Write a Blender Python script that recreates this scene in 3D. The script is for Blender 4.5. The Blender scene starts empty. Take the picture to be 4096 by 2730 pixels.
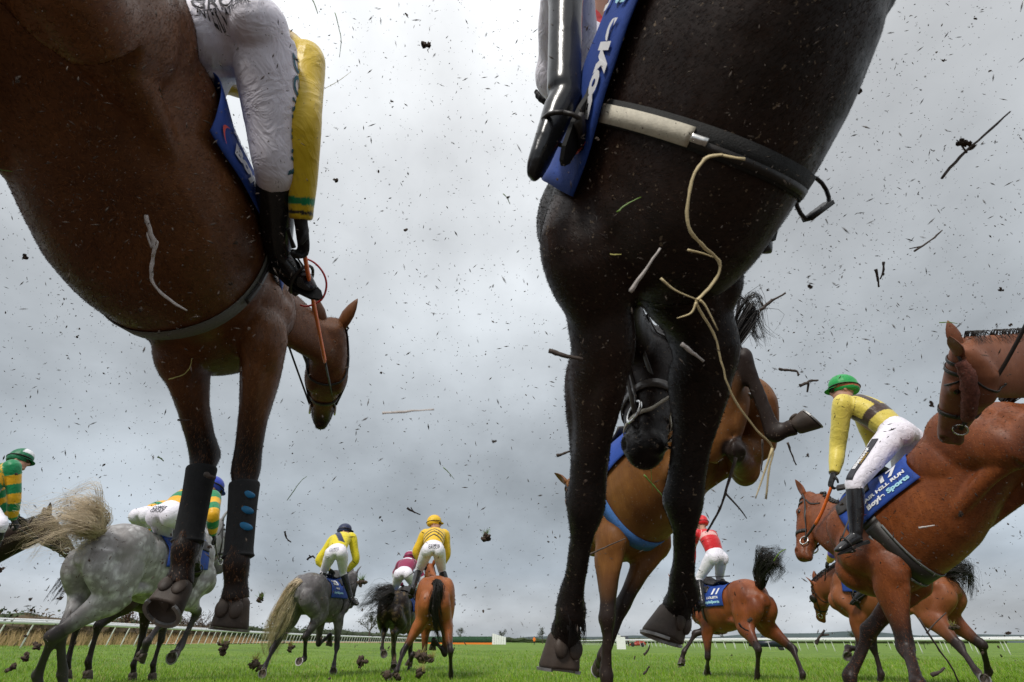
import bpy, math, os, random
import numpy as np
from math import radians, sin, cos, pi
from mathutils import Vector, noise
from mathutils.bvhtree import BVHTree

SC = bpy.context.scene
COL = SC.collection
def A(*a): return np.array(a, float)
def unit(v):
    n = np.linalg.norm(v); return v / n if n > 1e-9 else v

# ------------------------------------------------------------------ camera, sky, sun, exposure
PITCH = radians(27.9); FPX = 2275.6; EYE = A(0, 0, .5)          # 20 mm lens on the turf, looking up
cam = bpy.data.cameras.new('camera'); cam.lens = 20; cam.sensor_width = 36; cam.clip_start = .02; cam.clip_end = 6000
cam.dof.use_dof = True; cam.dof.focus_distance = 3.6; cam.dof.aperture_fstop = 7.0
camo = bpy.data.objects.new('camera', cam); COL.objects.link(camo); camo.location = EYE; camo.rotation_euler = (radians(90)+PITCH, 0, 0); SC.camera = camo
AX, AF, AU = A(1, 0, 0), A(0, cos(PITCH), sin(PITCH)), A(0, -sin(PITCH), cos(PITCH))
def ray(x, y): return AF + AX*(x-2048)/FPX + AU*(1365-y)/FPX
def px(x, y, d): return EYE + d*ray(x, y)                       # photo pixel (4096 wide) + depth -> point
def onray(x, y, P, L, g):
    """point seen at that pixel, at distance L from P (bone length), the one nearer to g"""
    r = ray(x, y); o = EYE-P; a = r@r; b = o@r; c = o@o-L*L; q = b*b-a*c
    if q < 0:
        t = -b/a; return EYE+t*r, np.linalg.norm(EYE+t*r-P)/L
    c = [EYE+r*((-b+s*q**.5)/a) for s in (1, -1)]
    return min(c, key=lambda p: np.linalg.norm(p-g)), 1.
def proj(p):
    d = np.asarray(p)-EYE; z = d@AF; return 2048+FPX*(d@AX)/z, 1365-FPX*(d@AU)/z, z

SUN_EL, SUN_AZ = radians(48), radians(205)                      # high, behind the camera, veiled by cloud
wd = bpy.data.worlds.new('World'); SC.world = wd; wd.use_nodes = True
def build_world():
    t = wd.node_tree; n = t.nodes; bg = n['Background']; L = t.links.new
    sky = n.new('ShaderNodeTexSky'); sky.sky_type = 'NISHITA'; sky.sun_disc = False; sky.sun_elevation = SUN_EL; sky.sun_rotation = SUN_AZ
    sky.air_density = 1.5; sky.dust_density = 3
    tc = n.new('ShaderNodeTexCoord'); sp = n.new('ShaderNodeSeparateXYZ'); L(tc.outputs['Generated'], sp.inputs[0])
    def M(op, a, b=0., c=0.):
        m = n.new('ShaderNodeMath'); m.operation = op
        for s, v in zip(m.inputs, (a, b, c)):
            if isinstance(v, bpy.types.NodeSocket): L(v, s)
            else: s.default_value = v
        return m.outputs[0]
    def R(f, st):
        r = n.new('ShaderNodeValToRGB'); cr = r.color_ramp
        while len(cr.elements) < len(st): cr.elements.new(.5)
        for e, (p, c) in zip(cr.elements, st): e.position = p; e.color = (*c, 1) if not np.isscalar(c) else (c, c, c, 1)
        L(f, r.inputs[0]); return r.outputs[0]
    def MX(f, a, b, typ='MIX'):
        m = n.new('ShaderNodeMix'); m.data_type = 'RGBA'; m.blend_type = typ
        for s, v in ((m.inputs[0], f), (m.inputs[6], a), (m.inputs[7], b)):
            if isinstance(v, bpy.types.NodeSocket): L(v, s)
            else: s.default_value = v if np.isscalar(v) else (*v, 1)
        return m.outputs[2]
    z = M('MAXIMUM', sp.outputs[2], .0)
    # cloud deck: direction divided by height = a flat layer overhead
    dn = M('ADD', z, .34); cx = M('DIVIDE', sp.outputs[0], dn); cy = M('DIVIDE', sp.outputs[1], dn)
    cb = n.new('ShaderNodeCombineXYZ'); L(cx, cb.inputs[0]); L(cy, cb.inputs[1])
    def NZ(s, d, r, off):
        mp = n.new('ShaderNodeMapping'); mp.inputs['Location'].default_value = off; mp.inputs['Scale'].default_value = (1.1, .8, 1); L(cb.outputs[0], mp.inputs[0])
        q = n.new('ShaderNodeTexNoise'); q.inputs['Scale'].default_value = s; q.inputs['Detail'].default_value = d; q.inputs['Roughness'].default_value = r
        L(mp.outputs[0], q.inputs['Vector']); return q.outputs['Fac']
    big = NZ(.75, 3, .5, CLOUD[0]); mid = NZ(1.9, 6, .55, CLOUD[1])
    base = R(z, [(0., (6.3, 6.9, 7.5)), (.03, (7.9, 8.4, 8.9)), (.10, (5.4, 6.15, 7.0)), (.22, (5.7, 6.35, 7.0)), (.45, (7.1, 7.6, 8.05)), (.70, (8.9, 9.2, 9.5)), (.85, (10.8, 11.0, 11.2)), (1., (15., 15.2, 15.4))])
    f = R(big, [(.32, .68), (.48, .90), (.66, 1.30)]); g = R(mid, [(.3, .72), (.5, .98), (.68, 1.20)])
    cl = MX(1., MX(1., base, f, 'MULTIPLY'), g, 'MULTIPLY')
    # thin brighter gap low over the horizon, where the blue shows
    out = MX(.06, cl, sky.outputs[0])
    L(out, bg.inputs[0]); bg.inputs[1].default_value = .085
CLOUD = ((3.1, 1.7, 0), (7.3, 2.2, 0))
build_world()
sun = bpy.data.lights.new('sun', 'SUN'); sun.energy = 2.4; sun.angle = radians(12); sun.color = (1, .96, .9)
suno = bpy.data.objects.new('sun', sun); COL.objects.link(suno); suno.location = (0, 0, 60)
suno.rotation_euler = (radians(90)-SUN_EL, 0, pi-SUN_AZ)
SC.view_settings.view_transform = 'Standard'; SC.view_settings.look = 'None'; SC.view_settings.exposure = 0.0; SC.view_settings.gamma = 1
SC.cycles.max_bounces = 5; SC.cycles.diffuse_bounces = 3; SC.cycles.use_denoising = True
# ------------------------------------------------------------------ mesh helpers
def catmull(P, k):
    P = np.asarray(P, float); out = []
    E = np.vstack([2 * P[0] - P[1], P, 2 * P[-1] - P[-2]])
    for i in range(1, len(E) - 2):
        for j in range(k):
            t = j / k
            out.append(.5 * (2 * E[i] + (E[i+1] - E[i-1]) * t + (2*E[i-1] - 5*E[i] + 4*E[i+1] - E[i+2]) * t*t
                             + (-E[i-1] + 3*E[i] - 3*E[i+1] + E[i+2]) * t**3))
    out.append(E[-2]); return np.array(out)

class Geo:
    """vertices + faces with material slots"""
    def __init__(s): s.v = []; s.f = []; s.m = []
    def add(s, v, f, m=0):
        o = len(s.v); s.v.extend(np.asarray(v, float).tolist())
        s.f.extend([[i + o for i in q] for q in f]); s.m.extend([m] * len(f))
    def rings(s, R, m=0, cap=True, closed=True):
        n = len(R[0]); o = len(s.v)
        for r in R: s.v.extend(np.asarray(r, float).tolist())
        for i in range(len(R) - 1):
            for j in range(n if closed else n - 1):
                a = o + i*n + j; b = o + i*n + (j+1) % n
                s.f.append([a, b, b + n, a + n]); s.m.append(m)
        if cap and closed:
            s.f.append([o + j for j in range(n)][::-1]); s.m.append(m)
            e = o + (len(R)-1)*n; s.f.append([e + j for j in range(n)]); s.m.append(m)
    def tube(s, P, r, n=8, k=3, m=0, side=None, cap=True):
        """P points; r radius list (scalar or (a,b)); side = reference for radius a"""
        P = np.asarray(P, float)
        rr = np.array([(x, x) if np.isscalar(x) else x for x in r], float)
        Q = catmull(P, k) if k > 1 else P
        t = np.linspace(0, len(P)-1, len(Q))
        ra = np.interp(t, range(len(P)), rr[:, 0]); rb = np.interp(t, range(len(P)), rr[:, 1])
        T = np.gradient(Q, axis=0)
        if side is None:
            ref = A(0, 0, 1) if abs(unit(T[0])[2]) < .9 else A(1, 0, 0)
        else: ref = np.asarray(side, float)
        R = []; prev = None
        for i in range(len(Q)):
            d = unit(T[i]); sref = ref if (side is not None or prev is None) else prev
            a = sref - d * (sref @ d)
            if np.linalg.norm(a) < 1e-3: a = prev if prev is not None else A(1, 0, 0)
            a = unit(a); prev = a; b = np.cross(d, a)
            an = np.linspace(0, 2*pi, n, endpoint=False)
            R.append(Q[i] + np.outer(np.cos(an)*ra[i], a) + np.outer(np.sin(an)*rb[i], b))
        s.rings(R, m, cap)
    def box(s, c, x, y, z, m=0):
        c = np.asarray(c, float); v = [c + i*x + j*y + k*z for k in (-1, 1) for j in (-1, 1) for i in (-1, 1)]
        s.add(v, [[0,2,3,1],[4,5,7,6],[0,1,5,4],[2,6,7,3],[0,4,6,2],[1,3,7,5]], m)
    def ball(s, c, x, y, z, nu=16, nv=10, m=0):
        R = []
        for i in range(nv + 1):
            p = pi * i / nv; q = max(sin(p), .002)
            R.append([c + (-cos(p))*z + q*(cos(u)*x + sin(u)*y) for u in np.linspace(0, 2*pi, nu, endpoint=False)])
        s.rings(R, m)
    def mesh(s, name):
        me = bpy.data.meshes.new(name); me.from_pydata(s.v, [], s.f); me.update()
        return me

def link(name, me, mats, parent=None, smooth=True, mi=None):
    """mesh in world coordinates -> object, origin moved to the parent's place (or its own centre)"""
    if isinstance(me, Geo):
        mi = me.m; me = me.mesh(name)
    if not isinstance(mats, (list, tuple)): mats = [mats]
    for m in mats: me.materials.append(m)
    if mi is not None and len(mats) > 1: me.polygons.foreach_set('material_index', list(mi))
    if smooth: me.polygons.foreach_set('use_smooth', [True] * len(me.polygons))
    o = bpy.data.objects.new(name, me); COL.objects.link(o)
    n = len(me.vertices); co = np.empty(n*3); me.vertices.foreach_get('co', co); co = co.reshape(-1, 3)
    if parent is not None:
        org = A(*wloc(parent)); o.parent = parent; o.location = (0, 0, 0)
    else:
        org = (co.min(0) + co.max(0)) / 2; org[2] = co[:, 2].min(); o.location = org
    co -= org; me.vertices.foreach_set('co', co.ravel()); me.update()
    return o
def wloc(o):
    l = Vector(o.location)
    while o.parent: o = o.parent; l += o.location
    return l
def tag(o, label=None, cat=None, group=None, kind=None):
    if label: o['label'] = label
    if cat: o['category'] = cat
    if group: o['group'] = group
    if kind: o['kind'] = kind
    return o
def empty(name, loc):
    o = bpy.data.objects.new(name, None); o.empty_display_size = .1; COL.objects.link(o); o.location = loc; return o

class Body(Geo):
    """closed blobs melted into one continuous skin; segs carry values along limb axes"""
    def __init__(s): super().__init__(); s.segs = []
    def limb(s, P, r, val, n=20, k=5, side=None):
        s.tube(P, r, n=n, k=k, side=side)
        rr = [x if np.isscalar(x) else (x[0]+x[1])/2 for x in r]
        P = np.asarray(P, float); Q = catmull(P, 4); t = np.linspace(0, len(P)-1, len(Q))
        R = np.interp(t, range(len(P)), rr); Vv = np.asarray(val, float)
        if Vv.ndim == 1: Vv = np.repeat(Vv[None], len(P), 0)
        W = np.array([np.interp(t, range(len(P)), Vv[:, c]) for c in range(Vv.shape[1])]).T
        for i in range(len(Q)-1): s.segs.append((Q[i], Q[i+1], R[i], R[i+1], W[i], W[i+1]))
    def blob(s, c, x, y, z, val):
        c = np.asarray(c, float); s.ball(c, x, y, z)
        r = (np.linalg.norm(x)+np.linalg.norm(y)+np.linalg.norm(z))/3
        ax = max((x, y, z), key=np.linalg.norm); s.segs.append((c-ax*.4, c+ax*.4, r, r, np.asarray(val, float), np.asarray(val, float)))
    def skin(s, name, voxel, it=6, valsm=4, dents=()):
        me = s.mesh(name); o = bpy.data.objects.new('tmp', me); COL.objects.link(o)
        md = o.modifiers.new('r', 'REMESH'); md.mode = 'VOXEL'; md.voxel_size = voxel
        dg = bpy.context.evaluated_depsgraph_get()
        m2 = bpy.data.meshes.new_from_object(o.evaluated_get(dg))
        bpy.data.objects.remove(o); bpy.data.meshes.remove(me); m2.name = name
        n = len(m2.vertices); co = np.empty(n*3); m2.vertices.foreach_get('co', co); co = co.reshape(-1, 3)
        e = np.empty(len(m2.edges)*2, int); m2.edges.foreach_get('vertices', e); e = e.reshape(-1, 2)
        deg = np.bincount(e.ravel(), minlength=n).astype(float); deg[deg == 0] = 1
        def lap(x):
            y = np.zeros_like(x)
            for c in range(x.shape[1]):
                y[:, c] = np.bincount(e[:, 0], x[e[:, 1], c], n) + np.bincount(e[:, 1], x[e[:, 0], c], n)
            return y / deg[:, None]
        for i in range(it):
            co = co + .6*(lap(co)-co)
            if i % 2: co = co - .35*(lap(co)-co)
        best = np.full(n, 1e9); val = np.zeros((n, len(s.segs[0][4])))
        for p0, p1, r0, r1, w0, w1 in s.segs:
            d = p1-p0; L = d @ d + 1e-12; t = np.clip(((co-p0) @ d)/L, 0, 1)
            q = np.linalg.norm(co-p0-np.outer(t, d), axis=1) - (r0+(r1-r0)*t)
            k = q < best; best[k] = q[k]; val[k] = w0 + np.outer(t[k], (w1-w0))
        for i in range(valsm): val = .4*val + .6*lap(val)
        for c, r, dv in dents:
            d = np.linalg.norm(co-c, axis=1)/r; k = d < 1
            co[k] += np.outer((1-d[k]**2)**2, dv)
        s.co = co; s.val = val; s.me = m2; s.lap = lap
        return m2
    def commit(s):
        m2 = s.me; m2.vertices.foreach_set('co', s.co.ravel())
        at = m2.color_attributes.new('val', 'FLOAT_COLOR', 'POINT')
        v4 = np.ones((len(s.co), 4)); v4[:, :s.val.shape[1]] = s.val; at.data.foreach_set('color', v4.ravel()); m2.update()
        return m2
    def normals(s):
        s.me.vertices.foreach_set('co', s.co.ravel()); s.me.update()
        no = np.empty(len(s.co)*3); s.me.vertices.foreach_get('normal', no); return no.reshape(-1, 3)
    def bvh(s):
        p = [tuple(q.vertices) for q in s.me.polygons]
        return BVHTree.FromPolygons([Vector(c) for c in s.co], p)

# ------------------------------------------------------------------ materials
MATS = {}
class NT:
    def __init__(s, name):
        s.m = bpy.data.materials.new(name); s.m.use_nodes = True; s.t = s.m.node_tree; s.n = s.t.nodes; s.b = s.n['Principled BSDF']
    def new(s, typ, **k):
        n = s.n.new(typ)
        for a, b in k.items(): setattr(n, a, b)
        return n
    def lk(s, a, b): s.t.links.new(a, b)
    def val(s, sock, v):
        if hasattr(v, 'is_output') or isinstance(v, bpy.types.NodeSocket): s.lk(v, sock)
        else: sock.default_value = v
    def noise(s, scale, detail=4, rough=.6, coord=None, vec=None, dist=0):
        n = s.new('ShaderNodeTexNoise'); n.inputs['Scale'].default_value = scale; n.inputs['Detail'].default_value = detail
        n.inputs['Roughness'].default_value = rough; n.inputs['Distortion'].default_value = dist
        if vec is None:
            if not hasattr(s, 'tc'): s.tc = s.new('ShaderNodeTexCoord')
            vec = s.tc.outputs['Object']
        if coord:
            mp = s.new('ShaderNodeMapping'); mp.inputs['Scale'].default_value = coord; s.lk(vec, mp.inputs['Vector']); vec = mp.outputs[0]
        s.lk(vec, n.inputs['Vector']); return n.outputs['Fac']
    def ramp(s, fac, stops, interp='LINEAR'):
        r = s.new('ShaderNodeValToRGB'); cr = r.color_ramp; cr.interpolation = interp
        while len(cr.elements) < len(stops): cr.elements.new(.5)
        for e, (p, c) in zip(cr.elements, stops):
            e.position = p; e.color = (c, c, c, 1) if np.isscalar(c) else (*c, 1)
        s.lk(fac, r.inputs[0]); return r.outputs[0]
    def mix(s, f, a, b, typ='MIX'):
        n = s.new('ShaderNodeMix', data_type='RGBA', blend_type=typ)
        s.val(n.inputs[0], f)
        for sk, v in ((n.inputs[6], a), (n.inputs[7], b)):
            if isinstance(v, bpy.types.NodeSocket): s.lk(v, sk)
            else: sk.default_value = (v, v, v, 1) if np.isscalar(v) else (*v, 1)
        return n.outputs[2]
    def math(s, op, a, b=0., c=0.):
        n = s.new('ShaderNodeMath', operation=op)
        for sk, v in zip(n.inputs, (a, b, c)): s.val(sk, v)
        return n.outputs[0]
    def attr(s, name='val'):
        n = s.new('ShaderNodeAttribute', attribute_name=name); sp = s.new('ShaderNodeSeparateColor'); s.lk(n.outputs['Color'], sp.inputs[0]); return sp.outputs
    def bump(s, h, strength=.3, dist=.01):
        n = s.new('ShaderNodeBump'); n.inputs['Strength'].default_value = strength; n.inputs['Distance'].default_value = dist
        s.lk(h, n.inputs['Height'])
        if s.b.inputs['Normal'].is_linked: s.lk(s.b.inputs['Normal'].links[0].from_socket, n.inputs['Normal'])
        s.lk(n.outputs[0], s.b.inputs['Normal'])
    def set(s, color=None, rough=None, **k):
        if color is not None:
            if isinstance(color, bpy.types.NodeSocket): s.lk(color, s.b.inputs['Base Color'])
            else: s.b.inputs['Base Color'].default_value = (*color, 1)
        if rough is not None: s.val(s.b.inputs['Roughness'], rough)
        for a, b in k.items(): s.val(s.b.inputs[a.replace('_', ' ')], b)
        return s.m
def simple(name, color, rough=.6, var=.25, scale=8, bump=0., bscale=60, **k):
    if name in MATS: return MATS[name]
    t = NT(name); f = t.noise(scale, 5)
    c = t.mix(t.ramp(f, [(.3, 0), (.7, 1)]), tuple(np.array(color)*(1-var)), tuple(np.minimum(np.array(color)*(1+var), 1)))
    if bump: t.bump(t.noise(bscale, 4), bump, .004)
    MATS[name] = t.set(c, rough, **k); return MATS[name]

def coat(name, base, dark, points, light=None, dapple=None, mud=0., rough=.42, spec=.28):
    """horse coat: R of the skin value = black points, G = pale muzzle / inner side, B = mud caking"""
    t = NT(name); v = t.attr()
    f1 = t.noise(2.2, 3); c = t.mix(t.ramp(f1, [(.35, 0), (.65, 1)]), base, dark)
    if dapple:
        w = t.new('ShaderNodeTexVoronoi', feature='SMOOTH_F1'); w.inputs['Scale'].default_value = 15; w.inputs['Smoothness'].default_value = .6
        nz = t.noise(10, 2); mp = t.new('ShaderNodeVectorMath', operation='ADD'); t.lk(t.tc.outputs['Object'], mp.inputs[0])
        cm = t.new('ShaderNodeVectorMath', operation='SCALE'); t.lk(nz, cm.inputs[0]); cm.inputs[3].default_value = .12; t.lk(cm.outputs[0], mp.inputs[1])
        t.lk(mp.outputs[0], w.inputs['Vector'])
        d = t.ramp(w.outputs['Distance'], [(.15, 1), (.6, 0)])
        d = t.math('MULTIPLY', d, t.ramp(t.noise(3.5, 3), [(.35, .25), (.6, 1)]))
        c = t.mix(d, c, dapple)
    hair = t.noise(26, 7, .75, coord=(1, 1, .18), dist=.4); c = t.mix(t.ramp(hair, [(.3, .55), (.62, 0)]), c, dark); c = t.mix(t.ramp(hair, [(.55, 0), (.8, .3)]), c, tuple(min(1, x*1.7) for x in base))
    if light: c = t.mix(v[1], c, light)
    c = t.mix(t.ramp(v[0], [(.15, 0), (.75, 1)]), c, points)
    if not mud:
        c = t.mix(1., c, t.ramp(v[2], [(0., 1.), (.02, .5), (1., 1.)]), 'MULTIPLY'); c = t.mix(t.ramp(v[2], [(.55, 0), (1., .5)]), c, tuple(min(1, x*2.3) for x in base))
    if mud:
        mk = t.math('MULTIPLY', t.ramp(t.noise(9, 6, .7), [(.52, 0), (.6, 1)]), v[2]); c = t.mix(mk, c, (.10, .066, .03))
    # flecks of thrown mud dried on the coat
    sp = t.ramp(t.noise(85, 2, .5), [(.675, 0), (.70, 1)]); c = t.mix(t.math('MULTIPLY', t.math('MULTIPLY', sp, .75), t.ramp(t.noise(3, 2), [(.4, .15), (.6, 1)])), c, (.24, .175, .115))
    t.bump(t.noise(90, 5, .6, coord=(1, 1, .2)), .22, .004); t.bump(t.noise(6, 2, .4, dist=.25), .20, .03)
    rg = t.ramp(t.noise(12, 4), [(.3, rough-.08), (.7, rough+.14)])
    t.set(c, rg); t.b.inputs['Specular IOR Level'].default_value = spec
    return t.m

# ------------------------------------------------------------------ horse
RING = [  # x, top, bottom, half width
 (-1.22,1.34,1.18,.06),(-1.18,1.41,1.12,.13),(-1.09,1.49,1.07,.20),(-.98,1.555,1.05,.25),(-.85,1.595,1.03,.275),(-.70,1.585,.985,.265),
 (-.55,1.545,.925,.278),(-.40,1.52,.87,.295),(-.25,1.53,.845,.30),(-.10,1.575,.835,.285),(.02,1.625,.835,.26),(.12,1.60,.84,.235),
 (.22,1.53,.86,.22),(.30,1.45,.89,.20),(.37,1.37,.94,.165),(.43,1.29,1.0,.11),(.46,1.22,1.07,.05)]
def expo(v, e): return np.sign(v)*np.abs(v)**e

class Horse:
    def __init__(s, name, O, yaw, pitch, roll=0, scale=1.):
        s.name = name; s.S = scale; s.O = A(*O); y, p, r = radians(yaw), radians(pitch), radians(roll)
        f = A(sin(y)*cos(p), cos(y)*cos(p), sin(p)); l = unit(np.cross(A(0, 0, 1), f)); u = np.cross(f, l)
        s.f = f; s.l = l*cos(r)+u*sin(r); s.u = u*cos(r)-l*sin(r); s.B = Body(); s.leg = {}
    def w(s, *q):
        q = np.asarray(q[0] if len(q) == 1 else q, float); return s.O + s.S*((q[0])*s.f + q[1]*s.l + (q[2]-1.2)*s.u)   # origin = torso centre at height 1.2
    def d(s, x, y, z): return x*s.f + y*s.l + z*s.u
    def pose(s, spec, parent, L, guess, exact=False):
        """joint: local coordinates ('l',x,y,z), pixel + depth (x,y,d) or pixel (x,y) solved at bone length L"""
        g = s.w(guess)
        if spec is None: return parent + unit(g-parent)*L*s.S
        if spec[0] == 'l': p = s.w(spec[1:]); return parent + unit(p-parent)*L*s.S
        if len(spec) == 3: return px(*spec)
        if exact:
            p, miss = onray(spec[0], spec[1], parent, L*s.S, g)
            if miss > 1.03: print('MISS head %s %s x%.2f' % (s.name, spec, miss))
            return p
        Ls = L*s.S; r = ray(*spec); t = np.linspace(.3, 1.7, 400)*max(proj(parent)[2], .3); Q = EYE+np.outer(t, r)
        dist = np.linalg.norm(Q-parent, axis=1); yl = (Q-s.O)@s.l/s.S; gl = np.linalg.norm(Q-g, axis=1)
        c = ((dist/Ls-1)/.07)**2+((yl-guess[1])/.13)**2+.25*(gl/(.4*s.S))**2; p = Q[np.argmin(c)]; v = p-parent; n = np.linalg.norm(v)
        if abs(n/Ls-1) > .25: print('MISS %s %s x%.2f' % (s.name, spec, n/Ls))
        return parent+v/n*min(max(n, .93*Ls), 1.10*Ls)

def build_horse(H, k, voxel=.014):
    """k: dict with poll, muzzle, lf, rf, lh, rh = (elbow/stifle, knee/hock, fetlock, hoof)"""
    B = H.B; S = H.S; w = H.w; d = lambda x, y, z: H.d(x, y, z)*S
    Z = A(0, 0, 0)
    an = np.linspace(0, 2*pi, 32, endpoint=False)
    xs = np.array([r[0] for r in RING]); Rr = np.array(RING)
    bel = k.get('belly', 0)
    R = []
    ch = k.get('chest', 1.)
    for x in np.concatenate([np.linspace(-1.24, -1.1, 5), np.linspace(-1.04, .3, 24), np.linspace(.34, .46, 6)]):
        top, bot, hw = [np.interp(x, xs, Rr[:, i]) for i in (1, 2, 3)]
        hw *= k.get('wid', 1)
        if -.9 < x < 0: bot -= bel*sin((x+.9)/.9*pi)
        zc = (top+bot)/2; h = (top-bot)/2
        xo = x if x < .1 else .1+(x-.1)*ch
        R.append([w(xo, hw*expo(cos(a), .86)*(1-.10*max(sin(a), 0)), zc - .02 + h*expo(sin(a), .95)+.02) for a in an])
    B.rings(R)
    for i in range(len(RING)-1):
        r0, r1 = RING[i], RING[i+1]
        B.segs.append((w(r0[0], 0, (r0[1]+r0[2])/2), w(r1[0], 0, (r1[1]+r1[2])/2), r0[3]*S, r1[3]*S, Z, Z))
    # haunches, shoulders, breast
    for q in (1, -1):
        B.blob(w(-.84, q*.17, 1.32), d(.24, 0, .05), d(0, .135, 0), d(-.04, 0, .24), Z)
        B.blob(w(.14, q*.13, 1.24), d(.16, 0, -.10), d(0, .10, 0), d(.12, 0, .26), Z)
        B.blob(w(.1+.26*ch, q*.10, 1.10+.06*(1-ch)), d(.10*ch, 0, 0), d(0, .105*ch, 0), d(0, 0, .13*ch), Z)
        B.blob(w(-.60, q*.20, 1.30), d(.16, 0, 0), d(0, .09, 0), d(0, 0, .16), Z)
    B_t, F_t = len(B.v), len(B.f)
    # neck and head
    n0 = w(.08, 0, 1.33); poll = k['poll'] if isinstance(k['poll'], np.ndarray) else H.pose(k['poll'], w(.02, 0, 1.5), k.get('nl', .78), (.62, 0, 1.95), True)
    muz = k['muzzle'] if isinstance(k['muzzle'], np.ndarray) else H.pose(k['muzzle'], poll, .60, k.get('mg', (1.0, 0, 1.5)), True)
    ha = unit(muz-poll); hl = np.asarray(k.get('headleft', H.l), float); hl = unit(hl-ha*(hl@ha)); hn = np.cross(ha, hl)
    H.poll, H.muz, H.ha, H.hl, H.hn = poll, muz, ha, hl, hn
    hd = lambda t, y, n: poll + S*(ha*t + hl*y + hn*n)     # head space: along, left, forehead-out
    H.hd = hd
    nend = hd(.10, 0, -.10)
    n1 = n0 + d(.30, 0, .10); tt = np.linspace(0, 1, 8)
    NP = [(1-t)**2*n0 + 2*t*(1-t)*n1 + t*t*nend for t in tt]
    nd = k.get('neckw', 1.1)*np.interp(tt, [0, .25, .5, .75, 1], [.28, .23, .18, .15, .13]); nw = np.interp(tt, [0, .25, .5, .75, 1], [.17, .115, .085, .075, .075])
    NS = unit(H.l+hl*.6) if k.get('headleft') is not None else H.l
    B.limb(NP, [(a*S, b*S) for a, b in zip(nw, nd)], Z, n=24, side=NS); H.NP = NP; H.ND = nd*S; H.NS = NS
    hs = [(-.03,.055,.05,-.055),(.03,.09,.075,-.085),(.12,.125,.092,-.115),(.22,.132,.098,-.118),(.32,.118,.088,-.105),(.42,.092,.068,-.085),(.50,.076,.056,-.075),
          (.56,.069,.055,-.07),(.605,.058,.052,-.066),(.63,.035,.034,-.06)]
    HR = []; a2 = np.linspace(0, 2*pi, 24, endpoint=False)
    for t, hh, hw_, off in hs:
        HR.append([hd(t*k.get('hlen', 1), hw_*expo(cos(a), .8), off+hh*expo(sin(a), .85)) for a in a2])
    B.rings(HR); mz = k.get('mz', 0.)
    for i in range(len(hs)-1):
        t0, t1 = hs[i][0], hs[i+1][0]; g0 = max(0, (t0-.42)/.16); g1 = max(0, (t1-.42)/.16)
        B.segs.append((hd(t0, 0, hs[i][3]), hd(t1, 0, hs[i+1][3]), hs[i][2]*S, hs[i+1][2]*S, A(mz*min(g0, 1), 0, 0), A(mz*min(g1, 1), 0, 0)))
    for q in (1, -1):
        B.blob(hd(.24, q*.055, -.15), ha*.10*S, hl*.052*S, hn*.095*S, Z)        # cheek
        B.blob(hd(.205, q*.083, -.045), ha*.045*S, hl*.024*S, hn*.035*S, Z)      # brow over the eye
        B.blob(hd(.56, q*.042, -.04), ha*.04*S, hl*.026*S, hn*.03*S, A(mz, 0, 0))   # nostril rim
        B.blob(hd(.34, q*.062, -.075), ha*.12*S, hl*.012*S, hn*.012*S, Z)     # facial crest
    B.blob(hd(.60, 0, -.115), ha*.045*S, hl*.038*S, hn*.03*S, A(mz, 0, 0))      # lower lip and chin
    dents = [(hd(.575, q*.062, -.035), .024*S, -hl*q*.022*S) for q in (1, -1)]
    dents += [(hd(t, q*.055, -.098+.1*(.62-t)*0), .018*S, -hl*q*.012*S) for q in (1, -1) for t in (.52, .545, .57, .595)]
    TB = Body(); TB.v, TB.f, TB.m = B.v[:B_t], B.f[:F_t], [0]*F_t; H.TT = BVHTree.FromPolygons([Vector(c) for c in TB.v], TB.f)
    # legs
    c1 = k.get('pt', 1.); lw = k.get('legw', 1.)  # black points
    for nm, q, fore in (('lf', 1, 1), ('rf', -1, 1), ('lh', 1, 0), ('rh', -1, 0)):
        sp = list(k.get(nm, (None,)*4)); sp += [None]*(4-len(sp))
        if fore:
            j0 = w(.27, q*.15, 1.14); g = ((.04, q*.17, .95), (.10, q*.17, .49), (.08, q*.17, .2), (.14, q*.17, .0)); LL = (.30, .45, .32, .20)
        else:
            j0 = w(-.86, q*.13, 1.27); g = ((-.66, q*.21, .98), (-1.08, q*.17, .6), (-1.06, q*.16, .22), (-.98, q*.16, 0)); LL = (.37, .49, .40, .20)
        j1 = w(g[0]) if sp[0] is None else (w(sp[0][1:]) if sp[0][0] == 'l' else H.pose(sp[0], j0, LL[0], g[0]))
        j2 = H.pose(sp[1], j1, LL[1], g[1]); 
        gg = np.array(g[2])-np.array(g[1]); G3 = tuple(((j2-H.O)/S) @ np.array([H.f, H.l, H.u]).T + A(0, 0, 1.2) + gg)
        j3 = H.pose(sp[2], j2, LL[2], G3)
        gg = np.array(g[3])-np.array(g[2]); G4 = tuple(((j3-H.O)/S) @ np.array([H.f, H.l, H.u]).T + A(0, 0, 1.2) + gg)
        tip = H.pose(sp[3], j3, LL[3], G4)
        pd = unit(tip-j3); cor = j3 + pd*.115*S
        sd = H.l
        legax = [unit(j2-j1), unit(j3-j2)]
        fr = lambda a: unit(np.cross(a, sd))
        o0 = A(0, 0, 0)
        if fore:
            up = unit(j1-j0)
            B.limb([w(.10, q*.10, 1.36), j0+d(-.03, 0, .02), (j0+j1)/2+d(-.02, 0, 0), j1], [.10*S, .125*S, .11*S, .06*S], Z, side=sd)
            B.blob((j0+j1)/2+d(-.09, q*.02, .04), d(.12, 0, .03), d(0, .075, 0), d(-.03, 0, .13), Z)   # triceps
            f1 = fr(legax[0]); a1 = legax[0]; L1 = np.linalg.norm(j2-j1)
            P = [.6*j0+.4*j1+d(-.03,0,.03), j1+a1*.02*S-f1*.01*S, j1+a1*L1*.25+f1*.012*S, j1+a1*L1*.55, j1+a1*L1*.82, j2, j2+legax[1]*.06*S]
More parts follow.
